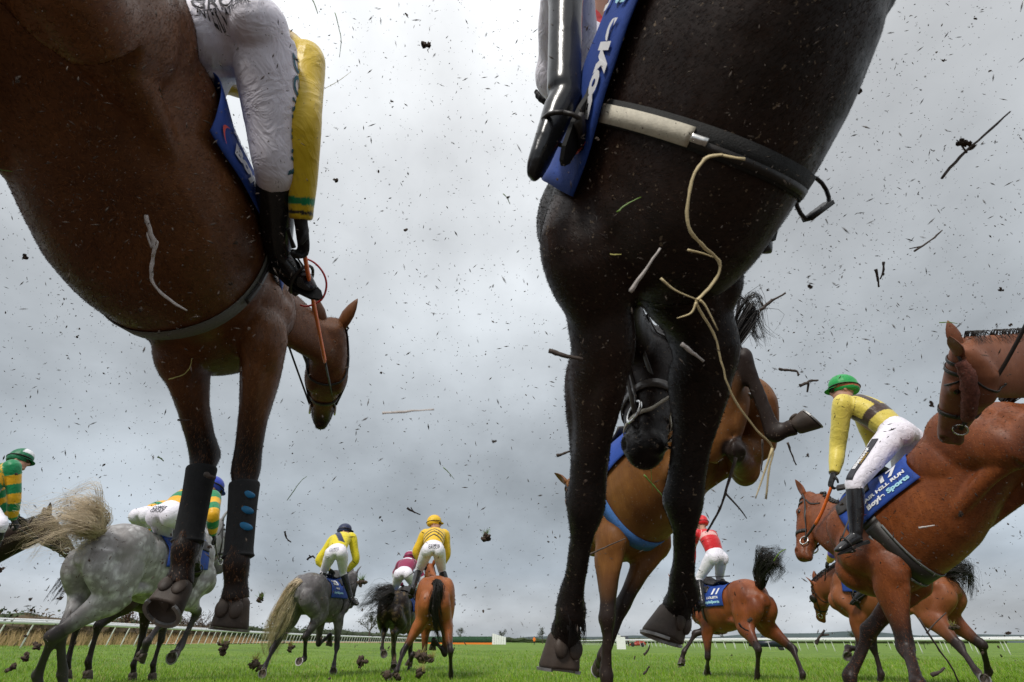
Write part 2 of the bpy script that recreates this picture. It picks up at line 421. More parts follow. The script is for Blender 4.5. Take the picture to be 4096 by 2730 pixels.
            B.limb(P, [(.09*S*lw,.13*S*lw),(.092*S*lw,.125*S*lw),(.082*S*lw,.106*S*lw),(.058*S*lw,.072*S*lw),(.047*S,.056*S),(.051*S,.058*S),(.040*S,.048*S)],
                   [(0,0,0),(0,0,0),(.05,0,0),(.3*c1,0,0),(.7*c1,0,0),(c1,0,0),(c1,0,0)], side=sd)
            B.blob(j2+f1*.012*S, a1*.06*S, sd*.052*S, f1*.052*S, A(c1, 0, 0)); B.blob(j2-f1*.038*S-a1*.005*S, a1*.035*S, sd*.022*S, f1*.02*S, A(c1, 0, 0))   # knee, and the bone behind it
            B.limb([j1+f1*.07*S*lw-sd*q*.0, j1+a1*L1*.3+f1*.072*S*lw+sd*q*.02*S, j1+a1*L1*.7+f1*.045*S+sd*q*.012*S, j2+f1*.03*S], [.035*S, .042*S, .024*S, .012*S], [(0,0,0),(.05,0,0),(.6*c1,0,0),(c1,0,0)], n=10, side=sd)   # extensor muscle
            B.limb([j1-f1*.08*S*lw, j1+a1*L1*.28-f1*.075*S*lw, j1+a1*L1*.65-f1*.045*S, j2-f1*.035*S], [.04*S, .042*S, .022*S, .014*S], [(0,0,0),(.05,0,0),(.6*c1,0,0),(c1,0,0)], n=10, side=sd)
        else:
            B.limb([w(-.80, q*.13, 1.42), j0, (j0+j1)/2+d(.0, q*.01, 0), j1], [.15*S, .185*S, (.145*S,.185*S), (.095*S, .12*S)], Z, side=sd)
            B.limb([w(-1.09, q*.12, 1.30), w(-1.10, q*.13, 1.15), .5*j1+.5*w(-1.08, q*.13, 1.02), j1+.38*(j2-j1)-fr(legax[0])*.05*S],
                   [.10*S, (.12*S,.14*S), (.11*S,.135*S), (.07*S,.09*S)], Z, side=sd)        # hamstrings
            B.limb([j1+d(.03, -q*.02, .02), (j1+w(-.50, q*.17, 1.05))/2, w(-.45, q*.16, 1.0)], [.075*S, .055*S, .05*S], Z, side=sd)   # flank fold
            f1 = fr(legax[0]); a1 = legax[0]; L1 = np.linalg.norm(j2-j1)
            P = [j1-a1*.06*S, j1+a1*.06*S, j1+a1*L1*.3-f1*.018*S, j1+a1*L1*.6-f1*.014*S, j1+a1*L1*.86-f1*.006*S, j2]
            B.limb(P, [(.09*S,.125*S),(.096*S,.145*S),(.086*S,.135*S),(.060*S,.092*S),(.045*S,.068*S),(.046*S,.060*S)],
                   [(0,0,0),(0,0,0),(.08,0,0),(.35*c1,0,0),(.7*c1,0,0),(c1,0,0)], side=sd)
            B.limb([j1+a1*L1*.55-f1*.055*S, j1+a1*L1*.82-f1*.055*S, j2-f1*.058*S-a1*.02*S, j2-f1*.035*S+legax[1]*.09*S], [.022*S, .016*S, .028*S, .022*S], [(.35*c1,0,0),(.7*c1,0,0),(c1,0,0),(c1,0,0)], side=sd, n=12)
            B.blob(j2-f1*.015*S, a1*.07*S, sd*.051*S, f1*.066*S, A(c1, 0, 0))
        f2 = fr(legax[1]); a2_ = legax[1]; L2 = np.linalg.norm(j3-j2)
        wd = 1.0 if fore else 1.12
        P = [j2-a2_*.02*S, j2+a2_*.07*S, j2+a2_*L2*.35, j2+a2_*L2*.7, j2+a2_*L2*.9, j3-f2*.008*S, j3+pd*.06*S, cor]
        B.limb(P, [(.045*S*wd,.053*S*wd),(.035*S*wd,.042*S*wd),(.028*S*wd,.031*S*wd),(.028*S*wd,.031*S*wd),(.036*S,.044*S),(.044*S,.054*S),(.036*S,.040*S),(.048*S,.050*S)],
               [(c1*x, 0, 0) for x in (1,1,1,1,1,1,1,1)], side=sd)
        B.blob(j3-f2*.018*S, a2_*.03*S, sd*.040*S, f2*.034*S, A(c1, 0, 0)); B.limb([j2+a2_*.05*S-f2*.032*S, j2+a2_*L2*.4-f2*.034*S, j2+a2_*L2*.8-f2*.034*S, j3-f2*.036*S, j3+pd*.05*S-f2*.026*S], [(.019*S,.017*S),(.017*S,.016*S),(.018*S,.016*S),(.024*S,.02*S),(.02*S,.016*S)], (c1, 0, 0), n=10, side=sd)
        H.leg[nm] = (j0, j1, j2, j3, cor, pd, f2)
    if k.get('hook'): k['hook'](H)
    B.skin('horse', voxel, it=int(k.get('sm', 7)), valsm=6, dents=dents)
    if k.get('mudfn'): B.val[:, 2] = k['mudfn'](B.co)
    B.tree = B.bvh()
    return B

def coat_hair(H, count, ln, seed=1, lift=.10):
    """short hairs lying along the coat, part of the body mesh"""
    me = H.B.me; co = H.B.co; no = H.B.normals(); rn = np.random.RandomState(seed)
    p = [tuple(q.vertices) for q in me.polygons]; q4 = np.array([(a+(a[2],) if len(a) == 3 else a[:4]) for a in p])
    area = np.linalg.norm(np.cross(co[q4[:, 1]]-co[q4[:, 0]], co[q4[:, 3]]-co[q4[:, 0]]), axis=1); pick = rn.choice(len(q4), count, p=area/area.sum())
    u, v = rn.rand(count, 1), rn.rand(count, 1); Q = q4[pick]
    P = co[Q[:, 0]]*(1-u)*(1-v)+co[Q[:, 1]]*u*(1-v)+co[Q[:, 2]]*u*v+co[Q[:, 3]]*(1-u)*v; N = no[Q[:, 0]]; W = H.B.val[Q[:, 0]]
    g = -.55*H.f-.8*H.u; L = P-H.O; swirl = .5*np.sin(L@H.f*5)[:, None]*H.f+.3*np.sin(L@H.u*7+1)[:, None]*H.l; D_ = g+swirl+rn.normal(size=(count, 3))*.22
    D_ -= N*np.sum(D_*N, 1)[:, None]; D_ /= np.linalg.norm(D_, axis=1)[:, None]+1e-9; T = np.cross(D_, N); l_ = ln*(.5+rn.rand(count, 1)); w_ = ln*.07
    tri = np.stack([P-T*w_-N*.0004, P+T*w_-N*.0004, P+D_*l_+N*l_*(lift+rn.rand(count, 1)*.12)], 1).reshape(-1, 3)
    base = len(co); vv = np.concatenate([W, W*0], 1)[:, :3].copy(); vv[:, 2] = .05+.95*rn.rand(count)
    m2 = bpy.data.meshes.new('body'); m2.from_pydata(np.concatenate([co, tri]).tolist(), [], p+(base+np.arange(count*3).reshape(-1, 3)).tolist())
    at = m2.color_attributes.new('val', 'FLOAT_COLOR', 'POINT'); a4 = np.ones((base+count*3, 4)); a4[:base, :3] = H.B.val; a4[base:, :3] = np.repeat(vv, 3, 0); at.data.foreach_set('color', a4.ravel()); m2.update()
    return m2

def hoof(H, nm, root, mat, axis=None, toe=None, size=1.):
    j3, cor, pd = H.leg[nm][3:6]; sd = H.l; S = H.S*size*.94
    front = unit(np.cross(pd, sd)); h = unit(pd*.8-front*.38) if axis is None else unit(axis)
    fr = front if toe is None else np.asarray(toe, float); fr = unit(fr-h*(fr@h)); sd = np.cross(fr, h)
    g = Geo(); an = np.linspace(0, 2*pi, 24, endpoint=False)
    def ring(t, a, b, sh):
        return [cor + h*t*S + fr*(sh + b*(cos(x) if cos(x) > -.75 else -.75))*S + sd*a*sin(x)*S*(1.0 if cos(x) > -.2 else 1-.15*(-.2-cos(x))) for x in an]
    g.rings([ring(-.012, .042, .044, 0), ring(.0, .051, .052, .002), ring(.03, .055, .060, .010), ring(.062, .060, .067, .020), ring(.080, .0625, .071, .025), ring(.088, .061, .070, .026),
             ring(.088, .050, .056, .026), ring(.076, .048, .054, .028), ring(.070, .01, .012, .015)], 0)
    for q in (1, -1): g.ball(cor-fr*.034*S+sd*q*.024*S+h*.030*S, sd*.024*S, fr*.012*S, h*.030*S, 10, 8)
    o = link('hoof', g, mat[0], root)
    g = Geo(); s1 = []; an2 = np.linspace(-2.35, 2.35, 22)   # open-heeled shoe
    R = []
    for x in an2:
        dv = fr*cos(x)*1.06+sd*sin(x); c = cor + fr*.03*S
        R.append([c+h*.089*S+dv*.052*S, c+h*.089*S+dv*.068*S, c+h*.097*S+dv*.067*S, c+h*.097*S+dv*.053*S])
    g.rings(R, 0)
    link('horseshoe', g, mat[1], o, smooth=False)
    g = Geo(); c = cor+fr*.02*S
    g.add([c-fr*.05*S+h*.087*S, c+sd*.018*S-fr*.02*S+h*.080*S, c+fr*.032*S+h*.078*S, c-sd*.018*S-fr*.02*S+h*.080*S, c-fr*.01*S+h*.089*S], [[0,1,4],[1,2,4],[2,3,4],[3,0,4]])
    link('frog', g, mat[0], o)
    return o

def ears(H, root, mat, tilt=(0.25, 0.35), back=.25, ln=.155):
    for q in (1, -1):
        b = H.hd(-.005, q*.052, -.035); ax = unit(-H.ha*.8+H.hn*(.6-back)+H.hl*q*.35); sd = unit(np.cross(ax, H.hn)); fw = np.cross(sd, ax)
        out = unit(H.hl*q*.7+H.hn*.5)
        g = Geo(); R = []
        sdv = unit(np.cross(ax, out))
        for t, r, op in ((-.15, .024, 0), (0, .032, .2), (.2, .040, .6), (.45, .042, .75), (.7, .031, .75), (.9, .014, .7), (1, .002, .5)):
            c = b+ax*t*ln*H.S; ring = []
            for x in np.linspace(0, 2*pi, 14, endpoint=False):
                rr = cos(x); dep = rr*.8 if rr < .1 else rr*.8*(1-1.5*op)
                ring.append(c+(sdv*sin(x)+out*dep)*r*H.S)
            R.append(ring)
        g.rings(R); link('ear', g, mat, root)
def eyes(H, root, mat):
    for q in (1, -1):
        g = Geo(); g.ball(H.hd(.215, q*.092, -.052), H.ha*.024*H.S, H.hn*.018*H.S, H.hl*.015*H.S); link('eye', g, mat, root)

def strands(g, root_fn, path_fn, count, r0, rnd, seg=9, m=0, jit=1):
    """hair: thin three-sided tapering tubes. root_fn() -> point on the dock, path_fn(u) -> list of guide points"""
    for i in range(count):
        P = path_fn(rnd); n = len(P)
        P = catmull(P, max(1, seg//(n-1)))
        T = np.gradient(P, axis=0); R = []
        for j in range(len(P)):
            dd = unit(T[j]); a = unit(np.cross(dd, A(.3, .5, .8))); b = np.cross(dd, a); t = j/(len(P)-1)
            r = r0*(1-t*.85)
            R.append([P[j]+r*a, P[j]+r*(-.5*a+.87*b), P[j]+r*(-.5*a-.87*b)])
        g.rings(R, m, cap=False)

def tail(H, root, mat, pts, spread, count, r0, seed, wild=1., core=None, taper=(1, 1)):
    """pts: world guide points from the dock out; spread: radius of the bundle at each point"""
    rnd = random.Random(seed); pts = [np.asarray(p, float) for p in pts]; n = len(pts)
    g = Geo(); c = pts[0]
    cr = core or [.045, .04, .028, .012]
    m = min(len(cr), n)
    nc = max(8, count//22); cl = [(rnd.uniform(0, 2*pi), rnd.random()**.5, rnd.uniform(.55, 1.05), rnd.uniform(-1, 1), [A(rnd.gauss(0, 1), rnd.gauss(0, 1), rnd.gauss(0, 1)) for _ in range(n)]) for _ in range(nc)]
    def path(rn):
        ph, rr, ln, wv, off = cl[rn.randrange(nc)]; own = rn.random() < .12
        if own: ph, rr, ln = rn.uniform(0, 2*pi), rn.random()**.4*1.25, rn.uniform(.7, 1.1)
        e = A(rn.gauss(0, 1), rn.gauss(0, 1), rn.gauss(0, 1)); P = []; ln = min(ln*rn.uniform(.8, 1.1), 1.)
        for i in range(n):
            t = unit(pts[min(i+1, n-1)]-pts[max(i-1, 0)]); a = unit(np.cross(t, A(.2, .3, 1))); b = np.cross(t, a); s = spread[i]
            P.append(pts[i]+a*s*rr*cos(ph+i*.3*wv*wild)+b*s*rr*sin(ph+i*.3*wv*wild)+off[i]*s*.26*wild*(i > 0)+e*s*.13*(1.2-.7*i/(n-1))+A(rn.gauss(0, 1), rn.gauss(0, 1), rn.gauss(0, 1))*s*.05)
        if ln < .97:
            Q = catmull(P, 6); kq = int(len(Q)*ln); Q = Q[:max(kq, 6)]; P = [Q[int(x)] for x in np.linspace(0, len(Q)-1, n)]
        return P
    strands(g, None, path, count, r0, rnd)
    return link('tail', g, mat, root)

def surf(H, o, dr, off=.0, tree=None):
    """first hit on the horse's skin from o along dr, pushed out by off"""
    h = (tree or H.B.tree).ray_cast(Vector(o), Vector(unit(dr)))
    if h[0] is None: return None
    return np.array(h[0]) + np.array(h[1])*off
def around(H, c, a, b, ang, off, far=1.2, tree=None):
    """point on the skin seen from outside, round centre c in the plane a,b"""
    dv = a*cos(ang)+b*sin(ang); p = surf(H, c+dv*far, -dv, off, tree)
    return p if p is not None else c+dv*.1
def band(H, c, ax, a, b, width, off, th, angs, g=None, m=0, far=1.2, tree=None):
    g = g or Geo(); R = []
    for x in angs:
        p0 = around(H, c-ax*width/2, a, b, x, off, far, tree); p1 = around(H, c+ax*width/2, a, b, x, off, far, tree); dv = a*cos(x)+b*sin(x)
        R.append([p0, p1, p1+dv*th, p0+dv*th])
    closed = abs(angs[-1]-angs[0]) > 6.2
    for it in range(2):
        R2 = [R[0]]+[[(R[i-1][j]+2*R[i][j]+R[i+1][j])/4 for j in range(4)] for i in range(1, len(R)-1)]+[R[-1]]; R = R2
    g.rings(R, m, cap=True); return g

def text_geo(body, mapf, size=1., m=0, g=None, bold=.0, spacing=1., shear=0):
    """lettering: flat text mesh laid on a surface by mapf(u,v)"""
    g = g or Geo(); cu = bpy.data.curves.new('t', 'FONT'); cu.body = body; cu.size = size; cu.align_x = 'CENTER'; cu.align_y = 'CENTER'; cu.offset = bold; cu.space_character = spacing; cu.shear = shear; cu.resolution_u = 3
    o = bpy.data.objects.new('t', cu); COL.objects.link(o); dg = bpy.context.evaluated_depsgraph_get()
    me = bpy.data.meshes.new_from_object(o.evaluated_get(dg))
    vs = [mapf(v.co.x, v.co.y) for v in me.vertices]; fs = [list(p.vertices) for p in me.polygons]
    bpy.data.objects.remove(o); g.add(vs, fs, m); bpy.data.meshes.remove(me); return g
# ------------------------------------------------------------------ setting
def lift(x, y):
    """the field tips a little: higher by the left rail, lower to the right"""
    k = min(max((y-9)/25, 0), 1); return -.0115*min(max(x, -60), 34)*k*k*(3-2*k)
def lf(x, y, z=0.): return A(x, y, lift(x, y)+z)
rnd = random.Random(7)
g = Geo(); xs = np.concatenate([np.linspace(-900, -80, 8), np.linspace(-60, 60, 61), np.linspace(80, 900, 8)]); ys = np.concatenate([np.linspace(-60, 5, 6), np.linspace(7, 60, 50), np.linspace(70, 420, 20), [700, 1200]])
v = [(x, y, lift(x, y)+(.05*sin(x*.21+y*.13)+.03*sin(x*.5-y*.37))*min(max((y-14)/20, 0), 1)) for y in ys for x in xs]; n = len(xs)
g.add(v, [[j*n+i, j*n+i+1, (j+1)*n+i+1, (j+1)*n+i] for j in range(len(ys)-1) for i in range(n-1)])
t = NT('turf'); c = t.mix(t.ramp(t.noise(.35, 4, .6), [(.35, 0), (.65, 1)]), (.088, .18, .008), (.17, .285, .018))
c = t.mix(t.ramp(t.noise(5, 5, .7), [(.4, 0), (.7, .7)]), c, (.045, .09, .009)); c = t.mix(t.ramp(t.noise(40, 3, .6), [(.45, 0), (.75, .6)]), c, (.19, .24, .05))
gp = t.new('ShaderNodeNewGeometry'); sy = t.new('ShaderNodeSeparateXYZ'); t.lk(gp.outputs['Position'], sy.inputs[0])
bounce_cut = t.math('ADD', t.math('MULTIPLY', sy.outputs[1], -.25), t.math('ADD', t.math('MULTIPLY', t.noise(.9, 4), 1.2), 1.05))      # unseen near ground browned like bare earth, added to cut green bounce light
c = t.mix(t.ramp(bounce_cut, [(.35, 0), (.65, 1)]), c, t.mix(t.noise(8, 6, .7), (.045, .034, .024), (.095, .070, .046)))
t.bump(t.noise(30, 5, .7), .6, .05); t.set(c, .9); tag(link('ground', g, t.m), kind='structure')

def blades(name, count, y0, y1, colr, hgt, halfw, seed, lean=.35):
    rn = np.random.RandomState(seed); u = rn.rand(count)
    y = 1/(1/y0+(1/y1-1/y0)*u); x = (rn.rand(count)*2-1)*(y*.98+1.5)
    cl = .5+.5*np.sin(x*1.7+np.sin(y*2.1)*2)*np.sin(y*1.3+np.sin(x*1.1)); h = hgt*(.5+rn.rand(count)*.8)*(.7+.6*cl)*(1+.012*y); wd = halfw*(1+.10*y)*.5
    a = rn.rand(count)*6.283; lx, ly = rn.normal(size=count)*lean-.12, rn.normal(size=count)*lean
    z = np.array([lift(p, q) for p, q in zip(x, y)]); V = np.empty((count, 5, 3)); cx, sx = np.cos(a)*wd, np.sin(a)*wd
    for k, (s, hh, f) in enumerate(((-1, 0, 0), (1, 0, 0), (.8, .55, .4), (-.8, .55, .4), (0, 1, 1))):
        V[:, k, 0] = x+s*cx+lx*h*f; V[:, k, 1] = y+s*sx+ly*h*f; V[:, k, 2] = z+h*hh-.004
    me = bpy.data.meshes.new(name); o = np.arange(count)[:, None]*5
    fc = np.concatenate([o+np.array([[0, 1, 2, 3]])], 1); tr = o+np.array([[3, 2, 4]])
    me.from_pydata(V.reshape(-1, 3).tolist(), [], fc.tolist()+tr.tolist())
    at = me.color_attributes.new('val', 'FLOAT_COLOR', 'POINT'); rv = np.ones((count, 5, 4)); rv[:, :, 0] = rn.rand(count)[:, None]; rv[:, :, 1] = np.array([0, 0, .5, .5, 1])[None]; rv[:, :, 2] = cl[:, None]; at.data.foreach_set('color', rv.ravel())
    return link(name, me, colr, smooth=False)
t = NT('grass_blade'); av = t.attr(); c = t.mix(av[0], (.105, .225, .006), (.275, .44, .020)); c = t.mix(t.ramp(av[0], [(.86, 0), (.9, 1)]), c, (.40, .36, .14)); c = t.mix(t.math('MULTIPLY', av[2], .35), c, (.08, .15, .014))
t.set(c, .55); t.b.inputs['Specular IOR Level'].default_value = .25
tag(blades('grass', 160000, 6.2, 42, t.m, .052, .0035, 3), kind='stuff', label='short green racecourse turf under the horses')

RAILW = simple('white_plastic_rail', (.80, .80, .80), .45, .06, 3); WOOD = simple('grey_timber', (.13, .10, .075), .85, .3, 6, .3)
def running_rail(path, spacing, label, h=1.08, lean=.30, side=1, thick=.078, double=False):
    P = catmull([A(x, y, 0) for x, y in path], 14); P = np.array([lf(p[0], p[1]) for p in P]); root = empty('running_rail', tuple(P[0])); tag(root, label, 'rail')
    seg = np.linalg.norm(np.diff(P, axis=0), axis=1); cs = np.concatenate([[0], np.cumsum(seg)])
    g = Geo(); g.tube(P+A(0, 0, h), [(thick, thick*.8)]*len(P), n=8, k=1, side=A(0, 0, 1)); link('top_rail', g, RAILW, root)
    if double: g = Geo(); g.tube(P+A(side*.45, .3, h+.10), [(thick, thick*.8)]*len(P), n=8, k=1, side=A(0, 0, 1)); link('top_rail', g, RAILW, root)
    n = min(int(cs[-1]/spacing), 99)
    for i in range(n):
        s = (i+.5)*spacing; p = np.array([np.interp(s, cs, P[:, k]) for k in range(3)]); q = np.array([np.interp(s+.3, cs, P[:, k]) for k in range(3)]); d = unit(q-p); lat = unit(np.cross(d, A(0, 0, 1)))*side
        g = Geo(); g.tube([p+lat*lean+A(0, 0, -.1), p+lat*lean*.45+A(0, 0, h*.6), p+lat*.03+A(0, 0, h*.93), p+A(0, 0, h)], [.038, .036, .034, .04], n=6, k=2); link('post', g, RAILW, root)
    return root
running_rail([(-23.0, 15), (-23.0, 26), (-23.0, 38), (-26, 60), (-29, 82), (-30, 118), (-25, 185), (-14, 262)], 1.62, 'white plastic running rail curving along the left side of the course', side=-1, double=True)
running_rail([(42, 34), (37, 47), (31, 64), (26.5, 81), (23, 112), (21, 150), (21, 200)], 2.3, 'white running rail with slanting posts down the right side of the course', side=1, double=True)
running_rail([(52, 62), (40, 88), (33, 112), (30, 150), (31, 210)], 3.0, 'second white running rail further back on the right', side=1)

LEAFD = simple('hedge_leaf', (.040, .058, .018), .8, .5, 2); LEAFB = simple('brown_hedge_leaf', (.085, .058, .026), .85, .5, 2); DRY = simple('dry_bank_grass', (.33, .23, .11), .9, .4, 1.5); BARK = simple('bark', (.075, .055, .042), .9, .3, 5); TWIGM = simple('bare_twigs', (.085, .062, .052), .9, .3, 5)
def leafcloud(g, rn, pts, size, n):
    for i in range(n):
        c, r = pts[rn.randrange(len(pts))]; p = c+A(rn.gauss(0, 1), rn.gauss(0, 1), rn.gauss(0, .8))*r*.5
        a = unit(A(rn.gauss(0, 1), rn.gauss(0, 1), rn.gauss(0, 1))); b = unit(np.cross(a, A(.3, .2, 1))); s = size*rn.uniform(.5, 1.3); g.add([p-a*s, p+b*s*.6, p+a*s, p-b*s*.6], [[0, 1, 2, 3]])
def hedge(path, h, w, label, mat, seed, n):
    rn = random.Random(seed); P = catmull([A(x, y, 0) for x, y in path], 12); g = Geo(); R = []
    for i, p in enumerate(P):
        q = lf(p[0], p[1]); d = unit(P[min(i+1, len(P)-1)]-P[max(i-1, 0)]); lat = np.cross(d, A(0, 0, 1)); hh = h*rn.uniform(.75, 1.1)
        R.append([q+lat*w*.5*cos(a)*rn.uniform(.8, 1.1)+A(0, 0, max(-.1, hh*(.55+.5*sin(a)))) for a in np.linspace(-.9, pi+.9, 12)])
    g.rings(R, closed=False, cap=False); pts = [(A(*r[k]), h*.3) for r in R for k in range(2, 10)]; leafcloud(g, rn, pts, h*.085, n)
    return tag(link('hedge', g, mat, smooth=False), label, 'hedge')
hedge([(-52, 42), (-44, 66), (-40, 100), (-38, 150), (-30, 240), (-12, 300)], 2.3, 2.4, 'dark clipped hedge beyond the left running rail', LEAFD, 1, 5000)
hedge([(-40, 26), (-36, 40), (-36, 60), (-38, 80)], 1.7, 3.0, 'brown straggly hedge bank behind the left rail', LEAFB, 2, 5000)
hedge([(-10, 330), (40, 360), (120, 330), (230, 300)], 2.6, 3, 'low dark field hedge along the far skyline', LEAFD, 3, 2500)
g = Geo(); rn = random.Random(5)
for i in range(9000):
    s = rn.random(); x = -26-9*rn.random()-6*s*s; y = 20+62*s; b = lf(x, y); hh = rn.uniform(.35, .95); a = rn.uniform(0, 6.3); d = A(cos(a), sin(a), 0)*.03; l_ = A(rn.gauss(0, .25), rn.gauss(0, .2), 1)*hh; g.add([b-d, b+d, b+l_], [[0, 1, 2]])
tag(link('dry_grass', g, DRY, smooth=False), 'tall straw coloured dry grass along the left hedge bank', kind='stuff')
g = Geo(); pth = catmull([A(x, y, 0) for x, y in [(-27, 50), (-30.5, 82), (-31.5, 118), (-26.5, 185), (-15, 262)]], 10)
R = [[lf(p[0]-.2, p[1], .07), lf(p[0]-4.5, p[1]+1.5, .20)] for p in pth]
g.rings(R, closed=False, cap=False); tag(link('sand_path', g, simple('sand', (.42, .27, .15), .9, .2, 1.2), smooth=False), kind='structure')

def bare_tree(x, y, h, seed, label, leafy=0., mat=None):
    rn = random.Random(seed); b = lf(x, y); root = empty('tree', tuple(b)); tag(root, label, 'tree', 'trees on the skyline')
    g = Geo(); tips = []
    tr = [b-A(0, 0, .2), b+A(rn.gauss(0, .05), rn.gauss(0, .05), .3)*h, b+A(rn.gauss(0, .1), rn.gauss(0, .1), .62)*h]; g.tube(tr, [.035*h, .026*h, .01*h], n=7)
    link('trunk', g, BARK, root); g = Geo()
    def br(p, d, L, r, dep):
        q = p+d*L+A(rn.gauss(0, .1), rn.gauss(0, .1), .1)*L; g.tube([p, (p+q)/2+A(rn.gauss(0, .06), rn.gauss(0, .06), 0)*L, q], [r, r*.75, r*.45], n=4, k=2, cap=False)
        tips.append((q, L*.8))
        if dep:
            for _ in range(4): br(p+(q-p)*rn.uniform(.4, 1), unit(d+A(rn.gauss(0, .55), rn.gauss(0, .55), rn.gauss(.15, .4))), L*rn.uniform(.5, .75), r*.6, dep-1)
    for i in range(8): br(tr[1]+(tr[2]-tr[1])*rn.random(), unit(A(rn.gauss(0, .6), rn.gauss(0, .6), rn.uniform(.3, 1))), h*rn.uniform(.2, .32), .012*h, 2)
    if leafy: leafcloud(g, rn, tips, h*.03, int(900*leafy))
    link('crown', g, mat or TWIGM, root)
BTREE = ['bare reddish bush behind the left rail, between the grey horse and leg', 'bare tree on the skyline right of the leaping horse leg', 'small leafy tree on the skyline beyond the iron grey horse', 'bare thorn bush on the far left skyline', 'round bare tree near the iron grey head', 'low bushy tree beyond the muddy horse tail', 'round bare tree beside the green fence', 'small distant tree on the skyline by the orange coat', 'second distant tree right of the orange coat', 'far tree behind the white marker board', 'round dark bush seen under the right rail', 'low bush seen under the far right rail', 'distant bare tree beyond the number 11 horse', 'distant rounded tree left of the number 17 horse legs']
TD = simple('dark_tree_leaf', (.05, .055, .022), .85, .5, 2); TR = simple('reddish_twigs', (.14, .075, .05), .9, .4, 3)
for i, (sx, y, h, lf_) in enumerate(((500, 60, 3.4, .5), (800, 72, 3.3, 0), (860, 74, 3.4, .5), (735, 62, 3.2, .25), (1090, 95, 4.6, .3), (1480, 150, 6.4, .5), (1840, 300, 6.0, .6), (2010, 330, 6, .7), (2170, 320, 6.6, .6), (2300, 330, 6, .7), (3695, 95, 1.5, 1.), (3800, 110, 1.5, 1.), (2900, 300, 6.5, .6), (3420, 210, 5, .8))):
    x = (sx-2048)/FPX/1.132*y; bare_tree(x, y, h, 20+i, BTREE[i], lf_, [TR, TWIGM, TD, TWIGM, TWIGM, TD, TD, TD, TD, TD, TD, TD, TWIGM, TD][i])
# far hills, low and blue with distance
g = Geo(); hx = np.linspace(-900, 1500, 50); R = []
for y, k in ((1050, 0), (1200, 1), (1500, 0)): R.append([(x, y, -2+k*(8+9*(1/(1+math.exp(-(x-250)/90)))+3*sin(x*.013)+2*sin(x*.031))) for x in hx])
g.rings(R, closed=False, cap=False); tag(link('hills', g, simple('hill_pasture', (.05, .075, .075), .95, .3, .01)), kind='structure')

# steeplechase fence with orange board and white wing
GB = simple('green_birch', (.018, .060, .026), .9, .5, 6, .6, 12); OB = simple('orange_board', (.85, .22, .02), .6, .1); WP = simple('white_paint', (.82, .82, .82), .5, .06)
def fence():
    c = lf(-9.5, 128); root = empty('steeplechase_fence', tuple(c)); tag(root, 'green birch steeplechase fence with orange base board and white wing', 'fence')
    g = Geo(); rn = random.Random(9); x0, x1 = -17.5, -3.9
    R = [[A(x, 128-.6, c[2]+.25), A(x, 128-.35, c[2]+1.38+rn.uniform(-.03, .05)), A(x, 128+.35, c[2]+1.38+rn.uniform(-.03, .05)), A(x, 128+.6, c[2]-.05)] for x in np.linspace(x0, x1, 60)]; g.rings(R)
    link('birch_packing', g, GB, root); g = Geo(); g.box(A((x0+x1)/2, 127.2, c[2]+.14), A((x1-x0)/2, 0, 0), A(0, .06, 0), A(0, 0, .18)); link('base_board', g, OB, root, smooth=False)
    for i in range(6):
        g = Geo(); p = A(x1+.2+i*.46, 126.9-i*.5, c[2]); g.box(p+A(0, 0, .95-i*.06), A(.20, -.2, 0), A(.02, .02, 0), A(0, 0, .95-i*.06)); link('wing_panel', g, WP, root, smooth=False)
fence()
g = Geo(); c = lf((2484-2048)/FPX/1.132*66, 66); g.box(c+A(0, 0, .55), A(.46, 0, 0), A(0, .03, 0), A(0, 0, .56)); g.box(c+A(-.2, 0, 1.18), A(.2, 0, 0), A(0, .03, 0), A(0, 0, .09)); g.box(c+A(.38, .05, .3), A(.04, 0, 0), A(0, .04, 0), A(0, 0, .3))
tag(link('marker_board', g, WP, smooth=False), 'white marker board standing alone on the far grass', 'marker board')
def vehicle(x, y, yaw, L, W, H_, mat, name, label, cat, cab=.42):
    c = lf(x, y); root = empty(name, tuple(c)); tag(root, label, cat); f = A(sin(yaw), cos(yaw), 0); s = A(cos(yaw), -sin(yaw), 0); u = A(0, 0, 1)
    g = Geo(); prof = [(-.5, .28), (-.5, .58), (-.47, .62), (-.40, .97), (-.34, 1.), (.05, 1.), (.10, .98), (.22, .62), (.46, .55), (.5, .48), (.5, .25), (.40, .2), (-.40, .2)]
    R = [[c+f*px_*L+s*k*W*.5*(1 if pz < .63 else .86)+u*pz*H_ for px_, pz in prof] for k in (-1, -.92, .92, 1)]; g.rings(R); link('body', g, mat, root)
    g = Geo()
    for k in (-1, 1): g.add([c+s*k*W*.447+f*a*L+u*b*H_ for a, b in ((-.42, .66), (-.37, .94), (.06, .94), (.17, .66))], [[0, 1, 2, 3]])
    g.add([c+s*k*W*.40+f*a*L+u*b*H_ for k, a, b in ((-1, -.482, .66), (1, -.482, .66), (1, -.42, .93), (-1, -.42, .93))], [[0, 1, 2, 3]]); link('window', g, simple('car_glass', (.03, .04, .05), .08), root, smooth=False)
    for a in (-.30, .31):
        for k in (-1, 1):
            p = c+f*a*L+s*k*W*.44+u*.36; g = Geo(); g.tube([p-s*.1, p-s*.09, p+s*.09, p+s*.1], [.30, .36, .36, .30], n=18, k=1); link('wheel', g, BLACKRUB, root)
    for k in (-1, 1): g = Geo(); g.box(c-f*L*.503+s*k*W*.42+u*.52*H_, s*.06, f*.02, u*.10); link('tail_light', g, simple('tail_red', (.4, .01, .01), .3), root, smooth=False)
BLACKRUB = simple('tyre_rubber', (.02, .02, .02), .8)
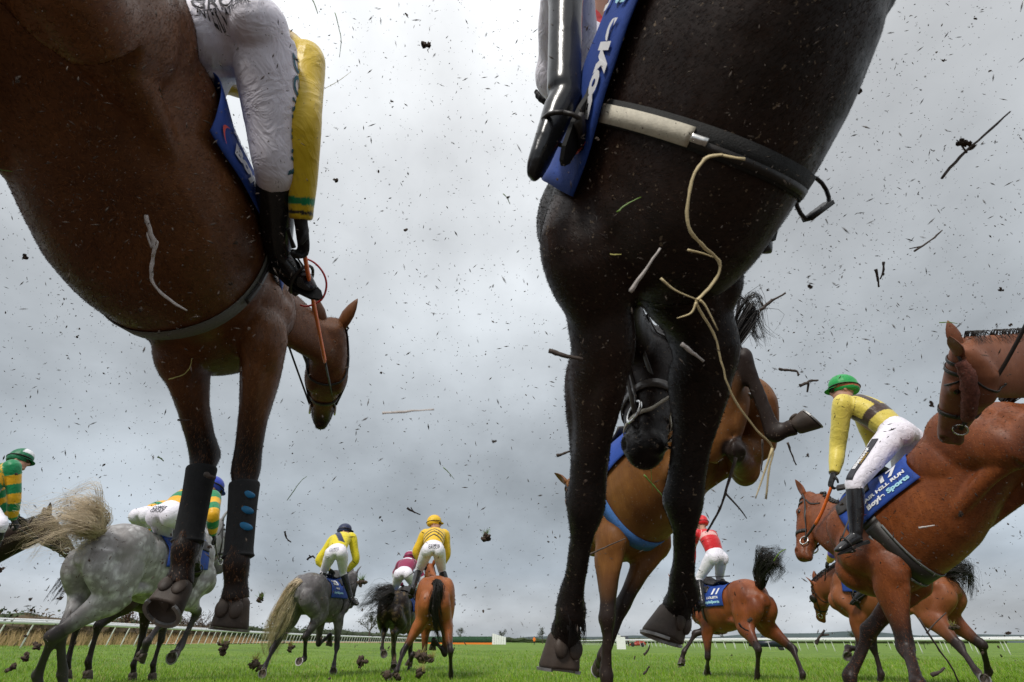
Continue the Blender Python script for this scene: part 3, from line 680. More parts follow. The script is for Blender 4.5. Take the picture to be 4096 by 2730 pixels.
vehicle(31.5, 79, radians(-62), 4.5, 1.85, 1.75, simple('dark_blue_paint', (.012, .018, .032), .3, .1), 'parked_car', 'dark blue off-road car parked behind the right running rail', 'car')
vehicle(23, 118, radians(-80), 2.9, 1.5, 1.0, simple('red_paint', (.33, .035, .02), .4, .1), 'parked_car', 'small red car far off behind the right running rail', 'car')
vehicle(24.5, 140, radians(10), 4.8, 1.9, 2.0, simple('black_van_paint', (.03, .03, .035), .4, .1), 'parked_van', 'dark van far off on the skyline right of the marker board', 'van')
def steward(x, y):
    c = lf(x, y); root = empty('person', tuple(c)); tag(root, 'distant person in an orange hi-vis coat standing beyond the fence', 'person'); v = (0, 0, 0)
    B = Body(); B.limb([c+A(0, 0, .9), c+A(0, 0, 1.2), c+A(0, 0, 1.45), c+A(0, 0, 1.6)], [.15, .18, .15, .06], v); B.blob(c+A(0, 0, 1.68), A(.08, 0, 0), A(0, .09, 0), A(0, 0, .12), v)
    for q in (1, -1): B.limb([c+A(q*.09, 0, .95), c+A(q*.10, 0, .5), c+A(q*.1, 0, .05)], [.10, .07, .06], v); B.limb([c+A(q*.18, 0, 1.43), c+A(q*.26, 0, 1.15), c+A(q*.24, -.12, .9)], [.06, .05, .04], v)
    B.skin('body', .03); link('body', B.commit(), simple('dark_trousers', (.03, .03, .04), .8), root)
    B = Body(); B.limb([c+A(0, 0, .72), c+A(0, 0, 1.2), c+A(0, 0, 1.45), c+A(0, 0, 1.56)], [.24, .22, .19, .10], v)
    for q in (1, -1): B.limb([c+A(q*.16, 0, 1.43), c+A(q*.27, 0, 1.15), c+A(q*.25, -.12, .95)], [.09, .075, .065], v)
    B.skin('coat', .03); link('coat', B.commit(), simple('hi_vis_orange', (.85, .20, .02), .7), root)
steward(5.2, 150)
# horses
# ------------------------------------------------------------------ horses
BLACK = (.012, .009, .008)
CO = dict(
 bay1=coat('dark_bay_coat', (.205, .080, .026), (.095, .033, .011), (.018, .010, .007), light=(.02, .016, .012)),
 brown=coat('brown_black_coat', (.032, .014, .008), (.011, .006, .004), (.012, .008, .007)),
 bay3=coat('golden_bay_coat', (.26, .112, .027), (.13, .045, .012), (.022, .013, .010)),
 bay5=coat('red_bay_coat', (.27, .078, .020), (.14, .036, .011), (.022, .012, .010)),
 bay6=coat('plum_bay_coat', (.30, .115, .058), (.17, .06, .03), (.025, .014, .012)),
 grey7=coat('dappled_grey_coat', (.33, .32, .32), (.19, .175, .17), (.045, .038, .04), dapple=(.64, .64, .64)),
 grey9=coat('iron_grey_coat', (.135, .125, .13), (.075, .066, .068), (.022, .018, .019), light=(.34, .33, .32), dapple=(.22, .21, .21)),
 muddy=coat('muddy_black_brown_coat', (.022, .012, .009), (.012, .007, .006), (.012, .009, .008), mud=.9),
 bay11=coat('orange_bay_coat', (.36, .120, .036), (.25, .070, .020), (.018, .012, .012)),
 bay12=coat('bright_bay_coat', (.30, .084, .024), (.15, .038, .014), (.022, .013, .012)),
 bay13=coat('tawny_bay_coat', (.30, .105, .040), (.19, .055, .02), (.022, .013, .012)))
HOOFD = simple('dark_hoof_horn', (.055, .038, .028), .6, .5, 12, .3, 40); HOOFT = simple('tan_hoof_horn', (.23, .12, .05), .6, .4, 12, .3, 40)
STEEL = simple('worn_shoe_steel', (.32, .31, .30), .45, .3, 20, .2, Metallic=.8)
EYE_M = simple('horse_eye', (.01, .006, .004), .08)

HORSES = []
def horse(key, label, group, O, yaw, pitch, roll, coatm, k, voxel, scale=1., wid=1., hoofs={}, hoofmat=None, near=False, earkw={}, hairs=None):
    k.setdefault('sm', 5 if voxel < .0135 else 6); H = Horse(key, O, yaw, pitch, roll, scale); k.setdefault('wid', wid)
    build_horse(H, k, voxel)
    root = empty('horse', tuple(H.w(0, 0, 0))); tag(root, label, 'horse', group); H.root = root; H.coat = coatm
    me = H.B.commit() if not hairs else coat_hair(H, *hairs)
    bo = link('body', me, coatm, root)
    for n in ('lf', 'rf', 'lh', 'rh'):
        if n in k.get('nohoof', ''): continue
        hoof(H, n, root, (hoofmat or HOOFD, STEEL), **hoofs.get(n, {}))
    ears(H, root, coatm, **earkw); eyes(H, root, EYE_M)
    HORSES.append(H); return H
ONLY = os.environ.get('ONLY', '').split(',') if 'ONLY' in os.environ else None
def want(k): return ONLY is None or k in ONLY
G1 = 'racehorses jumping over the camera'; G2 = 'racehorses galloping away'
HH = {}
if want('1'):
    HH[1] = horse('h1', 'dark bay horse leaping over at upper left with grey girth and black leg boots', G1, (-1.232, 1.852, 1.816), -.5, -6.5, -12, CO['bay1'],
      dict(belly=.08, legw=.90, poll=(1330, 1285), muzzle=(1290, 1640), mg=(.95, 0, 1.3), mz=.8, lf=(('l', .12, .10, .92), (818, 1820, 2.2), (745, 2195, 2.03), (718, 2325, 1.98)), rf=(('l', .12, -.205, .92), (983, 1880, 2.17), (950, 2255, 2.01), (940, 2390, 1.98)),
           lh=(('l', -.98, .2, 1.02), ('l', -1.45, .18, 1.1), ('l', -1.75, .18, 1.35), ('l', -1.8, .18, 1.5)), rh=(('l', -.98, -.2, 1.02), ('l', -1.45, -.18, 1.1), ('l', -1.75, -.18, 1.35), ('l', -1.8, -.18, 1.5))), .011, hairs=(150000, .013), scale=1.04, wid=1.02, hoofs=dict(lf=dict(axis=(-.1,-.62,-.8), toe=(-.2,.8,-.6)), rf=dict(axis=(-.08,-.02,-1), toe=(-.1,1,0))))
if want('2'):
    HH[2] = horse('h2', 'very dark brown horse leaping over at upper centre with pale girth strap', G1, (.408, 1.115, 1.596), -28, -40, 0, CO['brown'],
      dict(wid=.90, chest=.6, legw=.82, poll=(2541, 1440, 2.25), muzzle=(2533, 1870), mg=(.8, 0, 1.2), mz=.6, lf=((2405, 1350, 1.50), (2343, 2020, 1.55), (2279, 2430, 1.66), (2240, 2650, 1.74)), rf=((2815, 1370, 1.58), (2733, 2010, 1.60), (2730, 2350, 1.72), (2680, 2530, 1.84)),
           lh=(('l', -.98, .2, 1.02), ('l', -1.45, .18, 1.1), ('l', -1.75, .18, 1.35), ('l', -1.8, .18, 1.5)), rh=(('l', -.98, -.2, 1.02), ('l', -1.45, -.18, 1.1), ('l', -1.75, -.18, 1.35), ('l', -1.8, -.18, 1.5))), .010, hairs=(150000, .012), scale=1.02, hoofs=dict(lf=dict(axis=(-.1,.0,-1), toe=(-.35,.9,.0)), rf=dict(axis=(-.35,-.05,-1), toe=(-.8,.6,0))))
if want('3'):
    HH[3] = horse('h3', 'golden bay horse landing steeply behind the dark horse, blue girth under its chest', G1, (.873, 4.35, 1.456), -33, -24, 0, CO['bay3'],
      dict(poll=(2275, 1950), muzzle=(2330, 2200), mg=(1.0, 0, 1.4), mz=.6, lf=(('l', .12, .17, .97), (2424, 2570), (2422, 2699), None), rf=(None, (2455, 2494), (2410, 2629), (2400, 2675)),
           lh=(('l', -.85, .22, .95), (2978, 1431), (3093, 1737), (3262, 1679)), rh=(('l', -.78, -.22, .95), (2946, 1813), (2911, 1635), (2988, 1565))), .014, scale=1.08)
if want('5'):
    HH[5] = horse('h5', 'red bay horse number 17 landing at right, orange reins, hind legs kicked back', G1, (2.945, 4.62, 1.235), -35.5, -27, 9, CO['bay5'],
      dict(poll=(3214, 1995), muzzle=(3185, 2233), mg=(1.0, 0, 1.5), mz=.3, lf=(('l', .1, .17, .97), (3624, 2590), (3668, 2740), None), rf=(('l', .1, -.17, .97), (3423, 2588), (3385, 2726), None), wid=.93,
           lh=(('l', -1.02, .2, 1.04), ('l', -1.5, .2, 1.08), ('l', -1.9, .2, 1.15), None), rh=(('l', -.98, -.2, 1.0), ('l', -1.45, -.2, .98), ('l', -1.85, -.2, 1.0), None)), .013, hairs=(60000, .016), scale=1.08)
if want('6'):
    HH[6] = horse('h6', 'plum bay horse with brown sheepskin cheekpieces, head reaching in at right edge', G1, (4.45, 3.35, 1.95), -78, -4, 0, CO['bay6'],
      dict(neckw=1.4, poll=(3800, 1400, 3.3), muzzle=(3742, 1745), mg=(1.2, 0, 1.4), mz=.45, headleft=(-.62, -.95, -.35)), .013)
if want('7'):
    HH[7] = horse('h7', 'dappled light grey horse with pale windblown tail galloping at left', G2, (-3.70, 6.77, 1.20), 14, 2, 2, CO['grey7'],
      dict(poll=(885, 2085), muzzle=(890, 2330), mg=(1.0, 0, 1.5), mz=.6, rh=(('l', -.86, -.20, .93), (193, 2560), (153, 2695), None), lh=(('l', -.84, .19, .93), (243, 2540), (252, 2690), None),
           rf=(None, (788, 2450), (722, 2590), (690, 2633)), lf=(None, (650, 2490), (590, 2570), (562, 2640))), .014)
if want('8'):
    HH[8] = horse('h8', 'dark brown horse at the left edge, its head behind the pale tail', G2, (-6.4, 6.9, 1.25), 30, 3, 0, CO['brown'],
      dict(poll=(205, 2060), muzzle=(330, 2240), mg=(1.1, 0, 1.5), mz=.3), .016)
if want('9'):
    HH[9] = horse('h9', 'iron grey horse with long cream tail galloping away left of centre', G2, (-3.25, 11.18, 1.17), 10, 1, 0, CO['grey9'],
      dict(poll=(1421, 2293), muzzle=(1405, 2434), mg=(1.0, 0, 1.5), mz=.3, lh=(('l', -.86, .19, .93), (1093, 2596), (1061, 2666), (1050, 2698)), rh=(None, (1223, 2549), (1219, 2635), (1195, 2650)),
           rf=(None, (1347, 2592), (1336, 2661), (1334, 2687)), lf=(None, None, (1320, 2540), (1317, 2580))), .016)
if want('10'):
    HH[10] = horse('h10', 'black brown horse caked in mud, partly behind the orange bay', G2, (-2.2, 12.78, 1.03), 3, 2, 0, CO['muddy'],
      dict(poll=(1660, 2290), muzzle=(1670, 2400), lh=(None, (1534, 2540), (1528, 2595), (1536, 2620)), rh=(None, (1574, 2534), (1578, 2624), (1576, 2668)), mudfn=lambda c: np.ones(len(c))), .018)
if want('11'):
    HH[11] = horse('h11', 'orange bay horse galloping straight away with black tail hanging down', G2, (-1.276, 10.667, 1.03), -4.6, -2, 0, CO['bay11'],
      dict(poll=(1722, 2255), muzzle=(1725, 2340), lh=(('l', -.82, .19, .93), (1614, 2606), (1587, 2686), (1570, 2713)), rh=(('l', -.80, -.19, .93), (1802, 2606), (1804, 2690), None),
           rf=(None, None, (1735, 2560), (1730, 2595)), lf=(None, None, (1650, 2620), (1635, 2658))), .016)
if want('12'):
    HH[12] = horse('h12', 'bright bay horse number 11 with curled black tail flung up', G2, (3.407, 10.538, 1.0), -20, 0, 0, CO['bay12'],
      dict(poll=(2690, 2330), muzzle=(2670, 2470), lh=(('l', -.84, .19, .94), (3033, 2600), (3028, 2698), None), rh=(('l', -.84, -.19, .94), (3172, 2600), (3210, 2698), None),
           lf=(None, (2831, 2629), (2829, 2670), (2828, 2692)), rf=(None, (2712, 2554), (2705, 2652), (2717, 2685))), .016)
if want('13'):
    HH[13] = horse('h13', 'tawny bay horse in a black hood galloping behind the number 17 horse', G2, (5.05, 8.95, 1.12), -33, 3, 0, CO['bay13'],
      dict(poll=(3248, 2330), muzzle=(3268, 2472), mg=(1.0, 0, 1.5), lh=(('l', -.86, .19, .95), (3836, 2588), (3910, 2694), (3936, 2720)), rh=(('l', -.86, -.19, .95), (3926, 2583), (3952, 2683), None),
           lf=(None, None, (3390, 2590), (3388, 2625))), .016)
if want('14'):
    HH[14] = horse('h14', 'dark horse almost wholly hidden beyond the dappled grey', G2, tuple(px(640, 2350, 8.6)), 14, 0, 0, CO['brown'],
      dict(poll=(800, 2150), muzzle=(840, 2300)), .018)
# ------------------------------------------------------------------ tack
GIRTHB = simple('black_girth_web', (.012, .012, .012), .8, .3, 60, .5, 160); LEATHER = simple('dark_leather', (.018, .014, .012), .5, .3, 20, .2, 80); WEB = simple('grey_girth_webbing', (.17, .175, .15), .75, .15, 120, .6, 250)
PALEWEB = simple('cream_elastic', (.62, .57, .46), .7, .12, 60, .3, 200); BLUEWEB = simple('blue_girth_webbing', (.05, .16, .42), .7, .15, 60, .3, 200)
CLOTH = simple('royal_blue_cloth', (.012, .055, .30), .75, .2, 6, .25, 90); WHITE_T = simple('white_print', (.80, .80, .82), .7, .05); CYAN_T = simple('pale_cyan_print', (.40, .72, .82), .7, .05); RED_T = simple('coral_print', (.75, .10, .08), .7, .05)
ORANGE = simple('orange_rubber_rein', (.85, .16, .015), .55, .15, 60, .4, 220); METAL = simple('bit_steel', (.75, .74, .72), .25, .1, Metallic=1.)
REDLINE = simple('red_cord', (.62, .03, .03), .5, .1); SHEEP = simple('brown_sheepskin', (.14, .045, .03), .95, .45, 60, 1., 90)
PIPE = simple('grey_piping', (.16, .17, .17), .6, .1)

def girth(H, mat, x=-.02, width=.09, off=.006, extra=None):
    g = band(H, H.w(x, 0, 1.2), H.f, H.l, H.u, width*H.S, off, .004, np.linspace(0, 2*pi, 72), tree=H.TT); o = link('girth', g, mat, H.root)
    if extra:
        for (dx, wd, a0, a1, m, of) in extra:
            g = band(H, H.w(x+dx, 0, 1.2), H.f, H.l, H.u, wd*H.S, of, .005, np.radians(np.linspace(a0, a1, 26)), tree=H.TT); link('girth_strap', g, m, o)
    return o
def saddle_grid(H, x0, x1, a0, a1, off, nx=14, na=30, flare=.0):
    xs = np.linspace(x0, x1, nx); an = np.radians(np.linspace(a0, a1, na)); G = []
    for a in an:
        row = []
        for x in xs:
            lift = flare*abs(cos(a))**2 + .004*sin(x*37+a*5)
            row.append(around(H, H.w(x, 0, 1.25), H.l, H.u, a, off+lift, 1.0, H.TT))
        G.append(row)
    G = np.array(G)
    for _ in range(2):
        G[1:-1] = (G[:-2]+2*G[1:-1]+G[2:])/4; G[:, 1:-1] = (G[:, :-2]+2*G[:, 1:-1]+G[:, 2:])/4
    return G
def grid_geo(G, th, nrm_c):
    """a sheet with thickness from a grid of points"""
    g = Geo(); na, nx = G.shape[:2]
    N = np.zeros_like(G)
    for i in range(na):
        for j in range(nx):
            du = G[i, min(j+1, nx-1)]-G[i, max(j-1, 0)]; dv = G[min(i+1, na-1), j]-G[max(i-1, 0), j]; N[i, j] = unit(np.cross(du, dv))
    if ((G[na//4, nx//2]-nrm_c)@N[na//4, nx//2]) < 0: N = -N
    top = G+N*th; v = np.concatenate([G.reshape(-1, 3), top.reshape(-1, 3)]); n = na*nx; f = []
    for i in range(na-1):
        for j in range(nx-1):
            a = i*nx+j; f += [[a, a+1, a+nx+1, a+nx], [n+a, n+a+nx, n+a+nx+1, n+a+1]]
    rim = [i*nx for i in range(na)]+[(na-1)*nx+j for j in range(1, nx)]+[i*nx+nx-1 for i in range(na-2, -1, -1)]+[j for j in range(nx-2, 0, -1)]
    for p, q in zip(rim, rim[1:]+rim[:1]): f.append([p, q, q+n, p+n])
    g.add(v, f); return g, top, N
def saddle(H, cloth=True, text=(), x0=-.50, x1=.14, a0=-2, a1=182, off=.008, flare=.012):
    """saddle cloth (> lettering), saddle; text: (side, u, v, size, words, material, bold, shear) with u along, v in degrees of the barrel"""
    if cloth:
        G = saddle_grid(H, x0, x1, a0, a1, off, 18, 44, flare); g, top, N = grid_geo(G, .004, H.w(-.2, 0, 1.2))
        o = link('saddle_cloth', g, CLOTH, H.root); na, nx = top.shape[:2]
        def samp(x, a):
            fi = min(max((a-a0)/(a1-a0)*(na-1), 0), na-1.001); fj = min(max((x-x0)/(x1-x0)*(nx-1), 0), nx-1.001); i, j = int(fi), int(fj); p, q = fi-i, fj-j
            L = lambda T: (T[i, j]*(1-p)*(1-q)+T[i+1, j]*p*(1-q)+T[i, j+1]*(1-p)*q+T[i+1, j+1]*p*q)
            return L(top)+L(N)*.006
        for side, u, v, size, words, m, bold, shear in text:
            def mf(x, y, side=side, u=u, v=v):
                return samp(u - side*x/H.S, (v + math.degrees(y/.42)) if side > 0 else (180-v-math.degrees(y/.42)))
            if words == '(':
                tg = Geo(); R = []
                for tt in np.linspace(-1, 1, 12):
                    w_ = .012*(1-tt*tt)+.002; R.append((mf(-.03*(1-tt*tt)-w_*.5, tt*size), mf(-.03*(1-tt*tt)+w_*.5, tt*size)))
                for (p, q), (p2, q2) in zip(R, R[1:]): tg.add([p, q, q2, p2], [[0, 1, 2, 3]])
            else: tg = text_geo(words, mf, size, bold=bold, shear=shear)
            link('lettering', tg, m, o, smooth=False)
    G = saddle_grid(H, -.30, .05, 64, 116, .026, 14, 18)
    G += np.array([H.u*.05*max(0, (abs(j-6.5)/6.5))**3 for j in range(14)])[None]
    g, _, _ = grid_geo(G, .018, H.w(-.2, 0, 1.2)); link('saddle', g, LEATHER, H.root)
    for q in (0, 1):
        G = saddle_grid(H, -.16, .14, 36 if q == 0 else 122, 58 if q == 0 else 144, .022, 8, 8)
        g, _, _ = grid_geo(G, .006, H.w(-.2, 0, 1.2)); link('saddle_flap', g, LEATHER, H.root)
def stirrup(H, root, foot, toe, down, side, r=.058, strap_to=None, name='stirrup'):
    """iron loop hung round the ball of the foot, with its leather"""
    g = Geo(); f = unit(toe); s = unit(side-f*(side@f)); d = unit(np.cross(f, s)); d = d if d@down > 0 else -d
    P = [foot+s*r*cos(a)+(-d)*r*1.15*max(sin(a), -.55) for a in np.linspace(0, 2*pi, 20)]
    g.tube(P, [.006]*20, n=6, k=1); g.box(foot+d*.62*r, s*r*.8, f*.018, d*.006)
    o = link(name, g, METAL if root is None else LEATHER, H.root)
    if strap_to is not None:
        g = Geo(); g.tube([foot-d*r*1.15, (foot-d*r*1.15+strap_to)/2+H.l*.0, strap_to], [(.012, .003)]*3, n=6, k=3, side=H.f); link('stirrup_leather', g, LEATHER, o)
    return o
def bridle(H, m=None, hands=None, rein=None, grip=None, sheep=False, hood=False, noseband=True, white=False, sag=.03):
    m = m or LEATHER; S = H.S; root = None
    def hb(t, wd, off, a0=0, a1=360, n=40, dn=0):
        c = H.hd(t, 0, -.10 if t < .35 else -.08); return band(H, c, H.ha, H.hl, H.hn, wd*S, .004, .005, np.radians(np.linspace(a0, a1, n)), far=.19)
    g = hb(.115, .022, 0, 20, 160, 20); o = link('bridle', g, m, H.root)
    if noseband: link('noseband', hb(.40, .026, 0), m, o)
    if white: link('noseband_strap', hb(.50, .012, 0), PALEWEB, o)
    for q in (1, -1):
        g = Geo(); P = []
        for t, dn in ((-.02, -.02), (.03, -.05), (.10, -.085), (.20, -.11), (.30, -.12), (.40, -.12), (.49, -.105)):
            c = H.hd(t, 0, dn); p = surf(H, c+H.hl*q*.2, -H.hl*q, .005); P.append(p if p is not None else H.hd(t, q*.07, dn))
        g.tube(P, [(.011*S, .004*S)]*len(P), n=6, k=3, side=H.ha)
        link('cheekpiece', g, m, o)
        if sheep:
            g = Geo(); Q = P[1:6]; g.tube([p+H.hl*q*.012 for p in Q], [.030*S, .042*S, .044*S, .042*S, .030*S], n=10, k=5)
            rn = random.Random(5); g.v = [(np.array(v)+np.array([rn.uniform(-.005, .005) for _ in range(3)])).tolist() for v in g.v]; link('sheepskin', g, SHEEP, o)
        b = P[-1]+H.hl*q*.006; g = Geo()
        R = [b+(H.ha*cos(a)+H.hn*sin(a))*.036*S for a in np.linspace(0, 2*pi, 18)]
        g.tube(R, [.0055*S]*18, n=6, k=1); link('bit_ring', g, METAL, o)
        if hands is not None and hands[0 if q == 1 else 1] is not None:
            h = hands[0 if q == 1 else 1]; mid = (b+h)/2-H.u*sag; d0 = np.linalg.norm(h-b); sp = grip or 0.
            pts = catmull([b, mid, h], 10); k = int(len(pts)*(1-sp)) if sp else len(pts)-1
            g = Geo(); g.tube(pts[:k+1], [(.010, .004)]*(k+1), n=6, k=1, side=H.f+H.u); link('rein', g, m, o)
            if sp:
                g = Geo(); g.tube(pts[k:], [(.014, .007)]*(len(pts)-k), n=6, k=1, side=H.f+H.u); link('rein_grip', g, rein, o)
    g = Geo(); P = [around(H, H.hd(.06, 0, -.1), H.hl, H.hn, a, .005, .2) for a in np.radians(np.linspace(30, 150, 14))]
    g.tube(P, [(.012*S, .005*S)]*14, n=6, k=1, side=H.ha); link('headpiece', g, m, o)
    g = Geo(); P = [around(H, H.hd(.10+.12*max(0, -sin(a)), 0, -.1), H.hl, H.hn, a, .005, .24) for a in np.radians(np.linspace(180, 360, 18))]
    g.tube(P, [(.007*S, .004*S)]*18, n=6, k=1, side=H.ha); link('throat_lash', g, m, o)
    if hood:
        for q in (1, -1):
            g = Geo(); c = H.hd(.215, q*.10, -.045); g.ball(c, H.ha*.065*S, H.hn*.055*S, H.hl*q*.03*S); link('blinker', g, m, o)
    return o
def mane(H, mat, kind='plait', n=11, hang=.10, seed=1):
    rn = random.Random(seed); g = Geo(); NP = catmull(H.NP, 4); nd = np.interp(np.linspace(0, 1, len(NP)), np.linspace(0, 1, len(H.ND)), H.ND)
    def crest(t):
        i = min(int(t*(len(NP)-1)), len(NP)-2); d = unit(NP[i+1]-NP[i]); a = unit(H.NS-d*(H.NS@d)); b = np.cross(d, a); c = NP[i]+(NP[i+1]-NP[i])*(t*(len(NP)-1)-i)
        p = surf(H, c+b*.5, -b, 0) ; return (p if p is not None and np.linalg.norm(p-c) < .4 else c+b*nd[i]), b, a, d
    if kind == 'plait':
        for k in range(n):
            c, b, a, d = crest(.18+.8*k/(n-1)); g.ball(c+b*.012, d*.022, a*.018, b*.024, 8, 6)
            g.ball(c+b*.0+a*.02, d*.015, a*.018, b*.02, 8, 6)
    else:
        for k in range(260):
            c, b, a, d = crest(rn.uniform(.12, 1)); s = kind; L = hang*rn.uniform(.6, 1.2)
            P = [c-b*.01, c+b*.03+a*.02*s+d*rn.uniform(-.02, .02), c+a*(.05*s)+b*(.02-.3*L)+d*rn.uniform(-.05, .02), c+a*(.06*s)-b*L+d*rn.uniform(-.08, .03)]
            strands(g, None, lambda r, P=P: P, 1, .004, rn, 6)
    return link('mane', g, mat, H.root)
HAIRB = simple('black_horse_hair', (.014, .011, .010), .5, .4, 30); HAIRC = simple('cream_horse_hair', (.62, .50, .34), .6, .35, 14); HAIRG = simple('grey_horse_hair', (.16, .15, .15), .6, .3, 30)

# ------------------------------------------------------------------ jockeys
def fabric(name, rough=.55, crease=.5, scale=9, sheen=.2):
    t = NT(name); n = t.new('ShaderNodeAttribute', attribute_name='val'); f = t.noise(scale, 3, .5, dist=1.2)
    c = t.mix(t.math('MULTIPLY', t.ramp(t.noise(26, 5, .7), [(.58, 0), (.68, 1)]), .16), n.outputs['Color'], (.16, .11, .07))
    t.bump(t.ramp(f, [(.3, 0), (.5, 1), (.7, 0)]), crease*.4, .015); t.bump(t.noise(260, 2), .06, .001)
    t.set(c, rough); t.b.inputs['Sheen Weight'].default_value = sheen; t.b.inputs['Specular IOR Level'].default_value = .35; return t.m
SILK = fabric('racing_silk', .42, .5, 8); WHITEC = fabric('white_breeches', .55, .6, 10); CAPS = fabric('helmet_cover_silk', .45, .25, 14)
BOOT = simple('black_riding_boot', (.014, .014, .016), .24, .3, 10, .35, 14); SKIN = simple('skin', (.42, .22, .15), .55, .1); GLOVE = simple('black_glove', (.012, .012, .013), .7, .2, 40, .4, 120)
SOLE = simple('black_sole', (.008, .008, .008), .8, .2); GOG = simple('goggle_lens', (.02, .018, .016), .12); BAND = simple('dark_elastic', (.03, .025, .025), .7)
WHIP = simple('black_whip', (.012, .012, .012), .5)
W_ = (.82, .79, .87)

def wrinkle(B, amp, freq, seed, mask=None):
    rn = np.random.RandomState(seed); no = B.normals(); d = np.zeros(len(B.co))
    ax = rn.normal(size=3); ax[2] += 1.2; ax /= np.linalg.norm(ax)
    for i in range(9):
        k = rn.normal(size=3)*freq*(.6+i*.22); k = k*.55+ax*freq*(.5+i*.3)*(1 if i % 3 else -.6); ph = rn.rand()*6.3; k2 = rn.normal(size=3)*freq*.5
        s = np.sin(B.co@k+ph+1.6*np.sin(B.co@k2)); d += (1-np.abs(s))**2.2*(1 if i % 2 else -.7)/(1+i*.25)
    d *= amp
    if mask is not None: d *= mask
    B.co = B.co+no*d[:, None]

def glove(root, w, d, back, S=1., mat=None, curl=1., thumbside=1):
    """palm, four unequal fingers bent round the rein, thumb from the side of the palm. w wrist, d along the hand, back = back of the hand"""
    B = Body(); d = unit(d); back = unit(back-d*(back@d)); s = np.cross(d, back)*thumbside; v = (0, 0, 0)
    B.limb([w-d*.05*S, w, w+d*.045*S, w+d*.085*S], [(.030*S, .026*S), (.030*S, .022*S), (.040*S, .018*S), (.040*S, .016*S)], v, n=12, side=s)
    for i, (off, ln) in enumerate(((.029, .92), (.010, 1.), (-.010, .95), (-.029, .75))):
        b = w+d*.085*S+s*off*S; L = .078*ln*S
        p1 = b+d*L*.42-back*L*.10*curl; p2 = p1+(d*.25-back*.95*curl)*L*.36; p3 = p2+(-d*.75-back*.45*curl)*L*.28
        B.limb([b-d*.02*S, b, p1, p2, p3], [.010*S, .0105*S, .0098*S, .009*S, .0075*S], v, n=8, k=3)
    t0 = w+d*.03*S+s*.030*S; t1 = t0+(d*.5+s*.55-back*.35)*.045*S; t2 = t1+(d*.7-s*.15-back*.5)*.034*S
    B.limb([w+d*.02*S+s*.015*S, t0, t1, t2], [.014*S, .0135*S, .0115*S, .009*S], v, n=8, k=3)
    B.skin('glove', .0055*S if S > .9 else .006, it=3); return link('glove', B.commit(), mat or GLOVE, root)

